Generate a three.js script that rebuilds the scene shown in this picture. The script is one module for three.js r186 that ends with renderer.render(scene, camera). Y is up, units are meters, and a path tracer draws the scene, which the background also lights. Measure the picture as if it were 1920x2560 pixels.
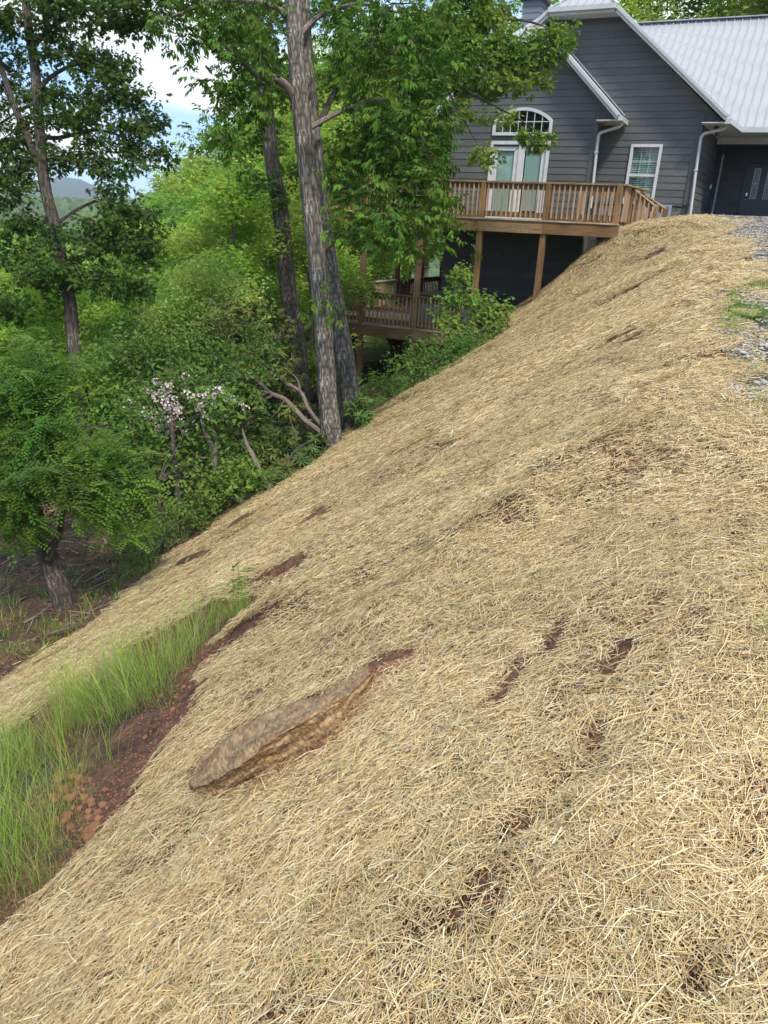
import * as THREE from 'three';
import { mergeGeometries, toCreasedNormals } from 'three/addons/utils/BufferGeometryUtils.js';

// ───────── camera, sky, sun, exposure ─────────
const scene = new THREE.Scene();
const camera = new THREE.PerspectiveCamera(69.156, 768 / 1024, 0.05, 12000);
const CR = new THREE.Vector3(0.89639, 0.0517, -0.44024), CU = new THREE.Vector3(-0.2004, 0.93314, -0.29847), CB = new THREE.Vector3(0.39538, 0.35577, 0.84682);
camera.quaternion.setFromRotationMatrix(new THREE.Matrix4().makeBasis(CR, CU, CB));
camera.position.set(0, 0, 0);
const renderer = new THREE.WebGLRenderer({ antialias: true });
renderer.toneMapping = THREE.LinearToneMapping;
renderer.toneMappingExposure = 1.62;
renderer.shadowMap.enabled = true;
const sun = new THREE.DirectionalLight(new THREE.Color().setRGB(1, 0.94, 0.84), 2.4);
sun.position.set(32, 66, 20); sun.target.position.set(-4, -2, -12);
sun.castShadow = true; sun.shadow.radius = 14; sun.shadow.mapSize.set(2048, 2048);
Object.assign(sun.shadow.camera, { left: -45, right: 45, top: 45, bottom: -45, near: 1, far: 200 });
scene.add(sun, sun.target);
scene.fog = new THREE.FogExp2(new THREE.Color().setRGB(0.74, 0.88, 1), 0.00026);

// ───────── small maths ─────────
const V = (x, y, z) => new THREE.Vector3(x, y, z);
function rng(seed) { let a = seed >>> 0; return () => { a |= 0; a = (a + 0x6D2B79F5) | 0; let t = Math.imul(a ^ (a >>> 15), 1 | a); t = (t + Math.imul(t ^ (t >>> 7), 61 | t)) ^ t; return ((t ^ (t >>> 14)) >>> 0) / 4294967296; }; }
const rand = rng(20240611);
const rr = (a, b, f = rand) => a + (b - a) * f();
const gauss = (f = rand) => Math.sqrt(-2 * Math.log(f() + 1e-9)) * Math.cos(6.28318 * f());
const clamp = (x, a = 0, b = 1) => Math.min(b, Math.max(a, x));
const sstep = (a, b, x) => { const t = clamp((x - a) / (b - a)); return t * t * (3 - 2 * t); };
const mix = (a, b, t) => a + (b - a) * t;
function hsh(x, y, z = 0) { let h = Math.imul(x | 0, 374761393) ^ Math.imul(y | 0, 668265263) ^ Math.imul(z | 0, 2147483647 ^ 0x5bd1e995); h = Math.imul(h ^ (h >>> 13), 1274126177); h ^= h >>> 16; h = Math.imul(h, 2246822519); return ((h ^ (h >>> 15)) >>> 0) / 4294967296; }
function n2(x, y) { const i = Math.floor(x), j = Math.floor(y); let u = x - i, v = y - j; u = u * u * (3 - 2 * u); v = v * v * (3 - 2 * v); return mix(mix(hsh(i, j), hsh(i + 1, j), u), mix(hsh(i, j + 1), hsh(i + 1, j + 1), u), v); }
function n3(x, y, z) { const i = Math.floor(x), j = Math.floor(y), k = Math.floor(z); let u = x - i, v = y - j, w = z - k; u = u * u * (3 - 2 * u); v = v * v * (3 - 2 * v); w = w * w * (3 - 2 * w); const q = (a, b, c) => hsh(i + a, j + b, k + c); return mix(mix(mix(q(0, 0, 0), q(1, 0, 0), u), mix(q(0, 1, 0), q(1, 1, 0), u), v), mix(mix(q(0, 0, 1), q(1, 0, 1), u), mix(q(0, 1, 1), q(1, 1, 1), u), v), w); }
const fbm2 = (x, y, o = 4) => { let s = 0, a = 0.5, t = 0; for (let i = 0; i < o; i++) { s += a * n2(x, y); t += a; x = x * 2.03 + 17.1; y = y * 2.03 + 9.7; a *= 0.5; } return s / t; };
const fbm3 = (x, y, z, o = 4) => { let s = 0, a = 0.5, t = 0; for (let i = 0; i < o; i++) { s += a * n3(x, y, z); t += a; x = x * 2.03 + 7.1; y = y * 2.03 + 3.3; z = z * 2.03 + 5.9; a *= 0.5; } return s / t; };
const lerpTab = (xs, ys, x) => { if (x <= xs[0]) return ys[0]; for (let i = 1; i < xs.length; i++) if (x < xs[i]) return mix(ys[i - 1], ys[i], (x - xs[i - 1]) / (xs[i] - xs[i - 1])); return ys[ys.length - 1]; };

// the sky: broken bright cloud over blue
{
  const W = 1024, Hh = 512, d = new Float32Array(W * Hh * 4);
  for (let j = 0; j < Hh; j++) for (let i = 0; i < W; i++) {
    const e = ((j + 0.5) / Hh - 0.5) * Math.PI, ph = ((i + 0.5) / W - 0.5) * 2 * Math.PI, y = Math.sin(e);
    const k = 1 / (Math.max(y, 0) + 0.14), px = Math.cos(e) * Math.cos(ph) * k, pz = Math.cos(e) * Math.sin(ph) * k;
    const c = fbm2(px * 1.1 + 4.2, pz * 1.1 + 1.3, 6), c2 = fbm2(px * 2.6 + 31, pz * 2.6 - 8, 5);
    const cover = sstep(0.37, 0.55, c), hz = Math.exp(-Math.max(y, 0) * 6);
    const tone = 0.98 + 0.3 * (c2 - 0.3) - 0.3 * sstep(0.55, 0.8, c);
    const bl = [mix(0.2, 0.55, hz), mix(0.44, 0.74, hz), mix(0.85, 0.95, hz)];
    const cl = [tone * 0.84, tone * 0.86, tone * 0.89];
    for (let q = 0; q < 3; q++) d[(j * W + i) * 4 + q] = y < -0.02 ? 0.5 * bl[q] : mix(bl[q], cl[q], cover * 0.95);
    d[(j * W + i) * 4 + 3] = 1;
  }
  const t = new THREE.DataTexture(d, W, Hh, THREE.RGBAFormat, THREE.FloatType);
  t.mapping = THREE.EquirectangularReflectionMapping; t.magFilter = THREE.LinearFilter; t.minFilter = THREE.LinearFilter; t.wrapS = THREE.RepeatWrapping; t.needsUpdate = true;
  scene.background = t; scene.environment = t;
}

// ───────── naming and grouping ─────────
const taken = {};
function numbered(n) { const k = taken[n] = (taken[n] ?? -1) + 1; return k ? n + '_' + String(k).padStart(3, '0') : n; }
function tag(o, label, category, group, kind) { if (label) o.userData.label = label; if (category) o.userData.category = category; if (group) o.userData.group = group; if (kind) o.userData.kind = kind; return o; }
function thing(name, label, category, group, kind) { const o = new THREE.Group(); o.name = numbered(name); tag(o, label, category, group, kind); scene.add(o); return o; }
function base(g, p) { g.position.copy(p); g.children.forEach((c) => c.position.sub(p)); return g; }   // move the group's origin to the thing's base
function mesh(name, geo, mat, parent, label) { const m = new THREE.Mesh(geo, mat); m.name = parent ? name : numbered(name); m.castShadow = m.receiveShadow = true; if (label) m.userData.label = label; (parent ?? scene).add(m); return m; }

// ───────── rays of the measured view (used to find where things stand on the terrain) ─────────
const FPX = 1857;
const dirAt = (px, py) => CR.clone().multiplyScalar((px - 960) / FPX).addScaledVector(CU, -(py - 1280) / FPX).addScaledVector(CB, -1);
const at = (px, py, depth) => dirAt(px, py).multiplyScalar(depth);
const onZ = (px, py, z) => { const r = dirAt(px, py); return r.multiplyScalar(z / r.z); };

// ───────── terrain ─────────
const CZ = [-26, -22.6, -19.6, -14.2, -11.6, -8, -5, -2, 1, 4], CX = [-2.2, -1.6, -1.1, -0.45, -0.2, -0.1, 0.15, 0.35, 0.5, 0.6];
const crestX = (z) => lerpTab(CZ, CX, z), crestY = (z) => -1.6 + 0.1004 * clamp(-z, -14, 23.7);
function Hbase(x, z) {
  const X = crestX(z), Y = crestY(z), d = X - x;
  if (d <= 0) return Y + 0.004 * Math.min(-d, 40);
  const dt = 6.8 + clamp((-z - 5) * 0.12, 0, 2.4), s = (q) => 0.6 * (Math.sqrt(q * q + 0.36) - 0.6);
  if (d < dt) return Y - s(d);
  let y = Y - s(dt) - 0.12 * Math.min(d - dt, 4.5);
  if (d > dt + 4.5) y -= 0.3 * (d - dt - 4.5);
  return y < -38 ? -38 - 8 * (1 - Math.exp((y + 38) / 8)) : y;
}
const MAT = [[-6.67, -4.5], [-6.45, -5.8], [-6.45, -6.9], [-7.15, -8.7], [-7.4, -9.9], [-6.8, -10.2], [-6.3, -11], [-6.8, -12.2], [-7.4, -15], [-6.3, -15.6], [-5.8, -16.4], [-6.1, -19.1], [-6.3, -21.7], [-5.8, -22.6], [-3.4, -23.1], [-2.1, -23.2], [-1.58, -22.6], [-1.11, -19.6], [-0.42, -14.2], [-0.08, -11.6], [-0.2, -10], [-0.15, -8.1], [0.02, -6.45], [0.18, -6.1], [0.36, -5], [1.3, -3.8], [1.6, 3], [-7, 3]];
const GAPN = [[-3.14, -5.05], [-2.96, -4.4], [-2.91, -3.87], [-2.73, -3.36], [-2.45, -2.79], [-2.37, -2.43], [-2.27, -2.13], [-2.21, -1.86], [-2.19, -1.51], [-2.22, -1.34], [-2.3, 0], [-2.4, 3]];
const GAP = [...GAPN, [-5, 3], [-4.9, -1.5], [-4.68, -3.09], [-4.49, -3.34], [-4.3, -3.79], [-4.0, -4.29], [-3.62, -4.67], [-3.5, -5.0]];
function inPoly(P, x, z) { let c = false; for (let i = 0, j = P.length - 1; i < P.length; j = i++) { const [xi, zi] = P[i], [xj, zj] = P[j]; if ((zi > z) !== (zj > z) && x < ((xj - xi) * (z - zi)) / (zj - zi) + xi) c = !c; } return c; }
function distLine(P, x, z) { let b = 1e9; for (let i = 1; i < P.length; i++) { const [ax, az] = P[i - 1], [bx, bz] = P[i], ux = bx - ax, uz = bz - az, t = clamp(((x - ax) * ux + (z - az) * uz) / (ux * ux + uz * uz)); b = Math.min(b, Math.hypot(x - ax - ux * t, z - az - uz * t)); } return b; }
// ruts, folds and hollows of the straw slope: [x0, z0, x1, z1, width, height]
const FOLDS = [[-0.6, -6.2, -1.25, -4.3, 0.28, 0.13], [-1.25, -4.3, -1.6, -3.3, 0.24, 0.08], [-0.19, -2.12, -0.17, -1.91, 0.04, -0.055], [-0.24, -1.93, -0.34, -1.68, 0.045, -0.055], [-0.28, -1.74, -0.22, -1.78, 0.035, -0.05], [0.18, -1.39, 0.17, -1.33, 0.035, -0.055], [-0.19, -2.63, -0.22, -2.45, 0.035, -0.05], [-0.48, -2.9, -0.49, -2.65, 0.035, -0.045], [-0.57, -2.59, -0.58, -2.35, 0.03, -0.04], [-0.36, -1.48, -0.4, -1.36, 0.035, -0.045], [-0.13, -3, -0.16, -2.76, 0.04, -0.05], [-1.2, -10, -3.4, -8.2, 0.14, -0.07], [-1.8, -15, -4.6, -13.4, 0.15, -0.08], [-2, -18.5, -5, -17.6, 0.16, -0.08], [-2.2, -7.4, -4.4, -6.2, 0.12, -0.06], [-4.6, -8.6, -6.4, -7.4, 0.13, -0.09], [-0.3, -4.9, -0.55, -4.3, 0.12, -0.06]];
function H(x, z) {
  let y = Hbase(x, z); const r = Math.hypot(x, z);
  if (z < -16 && z > -25 && x < 0) { const a = (x + 3.5) / 1.55, b = (z + 20.6) / 1.5; y += 0.78 * Math.exp(-a * a - b * b); }
  if (r < 60) {
    const onSlope = sstep(0.6, -0.4, x - crestX(z)), k = sstep(60, 30, r);
    y += k * onSlope * (0.16 * (fbm2(x * 0.35 + 3, z * 0.9 + 7, 3) - 0.5) + 0.05 * (fbm2(x * 1.6, z * 2.6, 3) - 0.5));
    y += k * 0.03 * (fbm2(x * 1.1 + 9, z * 1.1, 2) - 0.5);
    if (r < 22) for (const [a, b, c, d, w, h] of FOLDS) { const ux = c - a, uz = d - b, t = clamp(((x - a) * ux + (z - b) * uz) / (ux * ux + uz * uz)), q = Math.hypot(x - a - ux * t, z - b - uz * t) / w; if (q < 3) y += h * Math.exp(-q * q); }
    if (z > -5.6 && x < -1.6 && x > -6 && inPoly(GAP, x, z)) { const q = distLine(GAPN, x, z); y -= 0.16 * sstep(0, 0.16, q) * (0.5 + 0.5 * Math.exp(-q * q * 1.5)); y += 0.05 * (fbm2(x * 5, z * 5, 2) - 0.5); }
    else if (x < -6.4 && x > -14) y += 0.12 * (fbm2(x * 1.3 + 40, z * 1.3, 3) - 0.5) * k;
  }
  return y;
}
const normalAt = (x, z, e = 0.12) => V(H(x - e, z) - H(x + e, z), 2 * e, H(x, z - e) - H(x, z + e)).normalize();
function ground(px, py, lift = 0, far = 70) { const r = dirAt(px, py); let t0 = 0.6; for (let t = 0.6; t < far; t += 0.06) { if (r.y * t < H(r.x * t, r.z * t) + lift) { let a = t0, b = t; for (let i = 0; i < 12; i++) { const m = (a + b) / 2; if (r.y * m < H(r.x * m, r.z * m) + lift) b = m; else a = m; } return r.multiplyScalar(b); } t0 = t; } return null; }

{ const i = MAT.findIndex((p) => p[1] === -10); MAT.splice(i, 5, ...[[1846, 700], [1836, 756], [1828, 836], [1846, 930], [1880, 975], [1925, 1030], [1990, 1130]].map(([x, y]) => { const p = ground(x, y); return [p.x, p.z]; })); }

// ───────── geometry collectors ─────────
class MB {
  constructor() { this.p = []; this.c = []; this.u = []; }
  tri(a, b, c, col = [1, 1, 1], uv) { for (const q of [a, b, c]) this.p.push(q.x, q.y, q.z); for (let i = 0; i < 3; i++) this.c.push(...(Array.isArray(col[0]) ? col[i] : col)); this.u.push(...(uv ? uv.flat() : [a.x, a.z, b.x, b.z, c.x, c.z])); return this; }
  quad(a, b, c, d, col, uv) { this.tri(a, b, c, col, uv && [uv[0], uv[1], uv[2]]); this.tri(a, c, d, col, uv && [uv[0], uv[2], uv[3]]); return this; }
  geo(smooth) { const g = new THREE.BufferGeometry(); g.setAttribute('position', new THREE.Float32BufferAttribute(this.p, 3)); g.setAttribute('color', new THREE.Float32BufferAttribute(this.c, 3)); g.setAttribute('uv', new THREE.Float32BufferAttribute(this.u, 2)); g.computeVertexNormals(); return g; }
}
// box with slightly eased edges, uv in metres along its longest side
function boxGeo(w, h, d, x = 0, y = 0, z = 0, e = 0.004) {
  e = Math.min(e, w / 4, h / 4, d / 4);
  const s = new THREE.Shape(); const a = w / 2 - e, b = h / 2 - e; s.moveTo(-a, -b); s.lineTo(a, -b); s.lineTo(a, b); s.lineTo(-a, b); s.closePath();
  const g = new THREE.ExtrudeGeometry(s, { depth: d - 2 * e, bevelEnabled: true, bevelThickness: e, bevelSize: e, bevelSegments: 1, steps: 1 }); g.translate(x, y, z - d / 2 + e);
  return g;
}
const barCache = {};
function bar(name, a, b, w, h, mat, parent, up = V(0, 1, 0), label) {   // straight timber from a to b: w across, h along up; grain along its length
  const L = a.distanceTo(b), dx = b.clone().sub(a).normalize(), side = new THREE.Vector3().crossVectors(up, dx).normalize(), u2 = new THREE.Vector3().crossVectors(dx, side);
  const key = [w, h].join(); const g = boxGeo(w, h, L); const p = g.attributes.position, nn = g.attributes.normal, uv = g.attributes.uv;
  for (let i = 0; i < p.count; i++) { const across = Math.abs(nn.getX(i)) > Math.abs(nn.getY(i)) ? p.getY(i) : p.getX(i); uv.setXY(i, across + (parent?.children.length ?? 0) * 0.173, p.getZ(i) + (parent?.children.length ?? 0) * 0.37); }
  const m = mesh(name, g, mat, parent, label); m.quaternion.setFromRotationMatrix(new THREE.Matrix4().makeBasis(side, u2, dx)); m.position.copy(a).add(b).multiplyScalar(0.5); return m;
}
function tubeGeo(pts, radii, seg = 8, rough = 0, sub = 6, fr = 9) {   // tapered tube through pts; rough = depth of bark furrows in metres
  const cv = new THREE.CatmullRomCurve3(pts, false, 'centripetal'), N = Math.max(2, (pts.length - 1) * sub), pos = [], uv = [], idx = [];
  let nrm = V(1, 0, 0); const L = cv.getLength();
  for (let i = 0; i <= N; i++) {
    const t = i / N, c = cv.getPoint(t), tg = cv.getTangent(t); nrm = nrm.clone().addScaledVector(tg, -nrm.dot(tg)).normalize(); if (!isFinite(nrm.x) || nrm.lengthSq() < 0.5) nrm = V(0, 0, 1); const bn = new THREE.Vector3().crossVectors(tg, nrm);
    const f = t * (pts.length - 1), k = Math.min(Math.floor(f), pts.length - 2), r = mix(radii[k], radii[k + 1], f - k);
    for (let j = 0; j <= seg; j++) { const a = (j % seg) / seg * Math.PI * 2; let q = r; if (rough) { const s = Math.cos(a) * fr * r, v = Math.sin(a) * fr * r; q += rough * (1.6 * Math.abs(fbm3(s * 2.2, t * L * 2.2, v * 2.2, 3) - 0.5) * 2 - 0.5) + r * 0.12 * (n3(s * 0.4, t * L * 0.7, v * 0.4 + 9) - 0.5); }
      pos.push(c.x + (nrm.x * Math.cos(a) + bn.x * Math.sin(a)) * q, c.y + (nrm.y * Math.cos(a) + bn.y * Math.sin(a)) * q, c.z + (nrm.z * Math.cos(a) + bn.z * Math.sin(a)) * q); uv.push(j / seg * Math.PI * 2 * 0.2, t * L); }
  }
  const w = seg + 1; for (let i = 0; i < N; i++) for (let j = 0; j < seg; j++) { const a = i * w + j; idx.push(a, a + 1, a + w, a + 1, a + w + 1, a + w); }
  const g = new THREE.BufferGeometry(); g.setAttribute('position', new THREE.Float32BufferAttribute(pos, 3)); g.setAttribute('uv', new THREE.Float32BufferAttribute(uv, 2)); g.setIndex(idx); g.computeVertexNormals(); return g;
}
function instances(name, geo, mat, list, parent, kind = 'stuff') {   // list of {p, q, s, c}
  const m = new THREE.InstancedMesh(geo, mat, list.length), M = new THREE.Matrix4(), col = new THREE.Color();
  list.forEach((o, i) => { M.compose(o.p, o.q, typeof o.s === 'number' ? V(o.s, o.s, o.s) : o.s); m.setMatrixAt(i, M); if (o.c) m.setColorAt(i, col.setRGB(...o.c)); });
  m.name = parent ? name : numbered(name); m.castShadow = m.receiveShadow = true; if (kind) m.userData.kind = kind; (parent ?? scene).add(m); return m;
}
const Q = new THREE.Quaternion(), UP = V(0, 1, 0);
const quatUp = (n, yaw) => new THREE.Quaternion().setFromUnitVectors(UP, n).multiply(new THREE.Quaternion().setFromAxisAngle(UP, yaw));

// ───────── procedural textures ─────────
function tex(w, h, fn, srgb = true, rep = [1, 1]) { const d = new Uint8Array(w * h * 4); for (let j = 0; j < h; j++) for (let i = 0; i < w; i++) { const c = fn(i / w, j / h); for (let q = 0; q < 3; q++) d[(j * w + i) * 4 + q] = clamp(c[q]) * 255; d[(j * w + i) * 4 + 3] = 255; } const t = new THREE.DataTexture(d, w, h); t.wrapS = t.wrapT = THREE.RepeatWrapping; t.magFilter = THREE.LinearFilter; t.minFilter = THREE.LinearMipmapLinearFilter; t.generateMipmaps = true; if (srgb) t.colorSpace = THREE.SRGBColorSpace; t.repeat.set(...rep); t.needsUpdate = true; return t; }
const tn = (x, y, px, py) => { const w = (a) => a; const fx = x * px, fy = y * py, i = Math.floor(fx), j = Math.floor(fy); let u = fx - i, v = fy - j; u = u * u * (3 - 2 * u); v = v * v * (3 - 2 * v); const h = (a, b) => hsh(((a % px) + px) % px, ((b % py) + py) % py, px * 31 + py); return mix(mix(h(i, j), h(i + 1, j), u), mix(h(i, j + 1), h(i + 1, j + 1), u), v); };
const barkTex = (dark, light) => tex(256, 512, (x, y) => { const warp = x + 0.03 * (tn(x, y, 6, 8) - 0.5) + 0.012 * (tn(x, y, 16, 30) - 0.5), ridge = Math.abs(tn((warp + 1) % 1, y, 22, 7) - 0.5) * 2, f = tn(x, y, 64, 128), p = tn(x, y, 5, 6); const k = clamp(0.15 + 0.9 * ridge * (0.6 + 0.6 * f)); const li = p > 0.72 && f > 0.55 ? 0.12 : 0; return [0, 1, 2].map((q) => mix(dark[q], light[q], k) + li); });
const barkBump = tex(256, 512, (x, y) => { const warp = x + 0.03 * (tn(x, y, 6, 8) - 0.5) + 0.012 * (tn(x, y, 16, 30) - 0.5), r = Math.abs(tn((warp + 1) % 1, y, 22, 7) - 0.5) * 2 * 0.8 + 0.2 * tn(x, y, 64, 128); return [r, r, r]; }, false);
const woodTex = (a, b, knots = true) => tex(256, 1024, (x, y) => { let w = x; const g = tn((w + 0.04 * tn(x, y, 3, 5)) % 1, y, 48, 3), f = tn(x, y, 120, 24), s = tn(x, y, 4, 3); let k = clamp(0.25 + 0.5 * g + 0.3 * (f - 0.5) + 0.5 * (s - 0.5)); const kn = knots && tn(x, y, 9, 13) > 0.93 ? 0.6 : 1; return [0, 1, 2].map((q) => mix(a[q], b[q], k) * kn); });
const std = (o) => new THREE.MeshStandardMaterial({ roughness: 0.8, metalness: 0, ...o });
const C = (r, g, b) => new THREE.Color().setRGB(r, g, b);

// ───────── ground sheet, driveway, hills ─────────
const grainTex = tex(512, 512, (x, y) => { const a = tn(x, y, 128, 128), b = tn(x, y, 40, 40), c = tn(x, y, 9, 9), k = 0.5 + 0.5 * a * 0.6 + 0.3 * (b - 0.5) + 0.25 * (c - 0.5); return [k, k, k]; });
const grainBump = tex(512, 512, (x, y) => { const k = 0.5 * tn(x, y, 90, 90) + 0.3 * tn(x, y, 30, 30) + 0.2 * tn(x, y, 200, 200); return [k, k, k]; }, false);
const groundMat = std({ vertexColors: true, roughness: 1, map: grainTex, bumpMap: grainBump, bumpScale: 0.03 });
function groundColor(x, z) {
  const f = fbm2(x * 1.7, z * 1.7, 4), g = fbm2(x * 0.4 + 20, z * 0.4, 3), fine = fbm2(x * 6, z * 6, 2), r = Math.hypot(x, z);
  const litter = [mix(0.075, 0.15, f), mix(0.05, 0.09, f), mix(0.028, 0.05, f)], dirt = [mix(0.15, 0.3, f), mix(0.075, 0.15, f), mix(0.042, 0.085, f)], red = [mix(0.17, 0.32, fine), mix(0.075, 0.145, fine), mix(0.04, 0.075, fine)], green = [0.05, 0.085, 0.02];
  if (r > 60) return [0.05, 0.085, 0.022];
  let c = litter.map((v, i) => mix(v, green[i], sstep(0.5, 0.7, g) * 0.8));
  if (inPoly(GAP, x, z)) { const q = distLine(GAPN, x, z), k = clamp(1.2 - q * 0.9 + (fine - 0.5)); return litter.map((v, i) => mix(v * 1.2, red[i], k)); }
  if (x > crestX(z) - 0.5 && !inPoly(MAT, x, z) && z < 2) return [mix(0.2, 0.32, fine), mix(0.19, 0.3, fine), mix(0.17, 0.27, fine)];
  if (inPoly(MAT, x, z)) return red;
  const bench = sstep(-13.5, -11, x) * sstep(-15, -9, z);
  c = c.map((v, i) => mix(v, dirt[i], bench * clamp(0.3 + 1.5 * (f - 0.25))));
  const edge = sstep(1.1, 0.15, distLine(MAT.slice(0, 14), x, z)) * (x < -5 ? 1 : 0);
  return c.map((v, i) => mix(v, red[i], edge * clamp(2 * (fine - 0.2))));
}
{
  const axis = (a, b, st, far) => { const o = []; for (let v = a; v <= b + 1e-6; v += st) o.push(v); let s = st, l = a, h = b; const L = [], R = []; while (l > -far) { s *= 1.16; l -= s; L.unshift(l); } s = st; while (h < far) { s *= 1.16; h += s; R.push(h); } return [...L, ...o, ...R]; };
  const xs = axis(-13, 2.6, 0.12, 3000), zs = axis(-25, 3.2, 0.12, 3000), pos = [], col = [], uv = [], idx = [];
  for (const z of zs) for (const x of xs) { pos.push(x, H(x, z), z); col.push(...groundColor(x, z)); uv.push(x / 1.3, z / 1.3); }
  for (let j = 0; j < zs.length - 1; j++) for (let i = 0; i < xs.length - 1; i++) { const a = j * xs.length + i, b = a + xs.length; idx.push(a, b, a + 1, a + 1, b, b + 1); }
  const g = new THREE.BufferGeometry(); g.setAttribute('position', new THREE.Float32BufferAttribute(pos, 3)); g.setAttribute('color', new THREE.Float32BufferAttribute(col, 3)); g.setAttribute('uv', new THREE.Float32BufferAttribute(uv, 2)); g.setIndex(idx); g.computeVertexNormals();
  tag(mesh('ground', g, groundMat), 'brown and red earth of the hillside under the straw and the wood', 'ground', null, 'structure');
}
{ // gravel drive on the flat to the right of the crest
  const pos = [], col = [], uv = [], idx = [], nx = 60, nz = 260;
  for (let j = 0; j <= nz; j++) for (let i = 0; i <= nx; i++) { const z = 3 - 32 * j / nz, x = crestX(z) - 0.12 + 0.12 * (n2(z * 1.3, 4) - 0.5) + 9 * Math.pow(i / nx, 1.7); pos.push(x, H(x, z) + (inPoly(MAT, x, z) ? -0.05 : 0.012 + 0.01 * fbm2(x * 3, z * 3, 2)), z); const f = fbm2(x * 9, z * 9, 3), k = mix(0.14, 0.36, f); col.push(k, k * 0.96, k * 0.88); uv.push(x / 0.6, z / 0.6); }
  for (let j = 0; j < nz; j++) for (let i = 0; i < nx; i++) { const a = j * (nx + 1) + i, b = a + nx + 1; idx.push(a, a + 1, b, a + 1, b + 1, b); }
  const g = new THREE.BufferGeometry(); g.setAttribute('position', new THREE.Float32BufferAttribute(pos, 3)); g.setAttribute('color', new THREE.Float32BufferAttribute(col, 3)); g.setAttribute('uv', new THREE.Float32BufferAttribute(uv, 2)); g.setIndex(idx); g.computeVertexNormals();
  tag(mesh('driveway', g, std({ vertexColors: true, roughness: 1, side: THREE.DoubleSide, map: grainTex, bumpMap: grainBump, bumpScale: 0.02 })), 'grey gravel drive running up to the house along the top of the slope', 'driveway', null, 'structure');
}
// wooded hills across the valley
function hillRing(name, label, r0, r1, top, azA, azB, nA, nR, colr) {
  const pos = [], col = [], uv = [], idx = [];
  for (let j = 0; j <= nR; j++) for (let i = 0; i <= nA; i++) {
    const az = mix(azA, azB, i / nA), r = mix(r0, r1, j / nR), k = Math.sin(clamp(j / nR / 0.75) * Math.PI / 2), x = Math.cos(az) * r, z = Math.sin(az) * r;
    const y = -48 + (top(az) + 48) * k * k + (fbm2(x * 0.012, z * 0.012, 4) - 0.5) * 9 * k + (n2(x * 0.09, z * 0.09) - 0.5) * 4;
    pos.push(x, y, z); const f = fbm2(x * 0.03, z * 0.03, 4); col.push(...colr.map((v) => v * mix(0.6, 1.4, f))); uv.push(x / 30, z / 30);
  }
  for (let j = 0; j < nR; j++) for (let i = 0; i < nA; i++) { const a = j * (nA + 1) + i, b = a + nA + 1; idx.push(a, b, a + 1, a + 1, b, b + 1); }
  const g = new THREE.BufferGeometry(); g.setAttribute('position', new THREE.Float32BufferAttribute(pos, 3)); g.setAttribute('color', new THREE.Float32BufferAttribute(col, 3)); g.setAttribute('uv', new THREE.Float32BufferAttribute(uv, 2)); g.setIndex(idx); g.computeVertexNormals();
  tag(mesh(name, g, std({ vertexColors: true, roughness: 1, side: THREE.DoubleSide, map: grainTex })), label, 'hill', null, 'structure'); return { top, r0, r1 };
}
const AZ0 = Math.atan2(-0.7, -0.7);   // the direction of the gap in the trees
const hillTop = (az) => -2 + 16 * fbm2(az * 7 + 3, 1, 3) + 16 * sstep(0.0, 0.1, az - AZ0 - 0.01);
hillRing('hills', 'green wooded hills across the valley', 190, 900, hillTop, AZ0 - 1.9, AZ0 + 1.5, 260, 60, [0.05, 0.085, 0.022]);
hillRing('mountain', 'hazy blue mountain on the skyline beyond the hills', 1500, 2900, (az) => 8 + 62 * Math.exp(-Math.pow((az - AZ0 + 0.045) / 0.06, 2)) + 34 * fbm2(az * 9, 5, 3), AZ0 - 1.9, AZ0 + 1.5, 200, 24, [0.04, 0.07, 0.03]);

// ───────── straw ─────────
const strawMat = std({ vertexColors: true, roughness: 0.6, side: THREE.DoubleSide });
const STRAW = [[0.74, 0.6, 0.34], [0.68, 0.52, 0.26], [0.62, 0.44, 0.18], [0.48, 0.34, 0.17], [0.8, 0.72, 0.49], [0.28, 0.17, 0.075], [0.56, 0.5, 0.38], [0.4, 0.4, 0.17]], STW = [0.28, 0.52, 0.68, 0.81, 0.89, 0.965, 0.985, 1];
const strawColor = (f) => { const q = f(), i = STW.findIndex((w) => q <= w), k = 0.74 + 0.34 * f(); return STRAW[i].map((v) => v * k); };
function addStraw(m, f, c, yaw, L, w, pt, roll, tone, frame) {
  const d = V(Math.cos(yaw) * Math.cos(pt), Math.sin(pt), -Math.sin(yaw) * Math.cos(pt)), sd = V(Math.sin(yaw) * Math.cos(roll), Math.sin(roll), Math.cos(yaw) * Math.cos(roll)).multiplyScalar(w / 2);
  const bend = V((f() - 0.5) * 0.1 * L, (f() - 0.3) * 0.12 * L, (f() - 0.5) * 0.1 * L), col = strawColor(f).map((v, i) => v * (tone ? tone[i] : 1)), straight = L < 0.075; if (frame) { d.applyQuaternion(frame); sd.applyQuaternion(frame); bend.applyQuaternion(frame); }
  const A = c.clone().addScaledVector(d, -L / 2), B = c.clone().addScaledVector(d, L / 2), e = (p, s) => p.clone().addScaledVector(sd, s);
  if (straight) m.quad(e(A, -1), e(B, -1), e(B, 1), e(A, 1), col); else { const Mm = c.clone().add(bend); m.quad(e(A, -1), e(Mm, -1), e(Mm, 1), e(A, 1), col).quad(e(Mm, -1), e(B, -0.8), e(B, 0.8), e(Mm, 1), col); }
}
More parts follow.
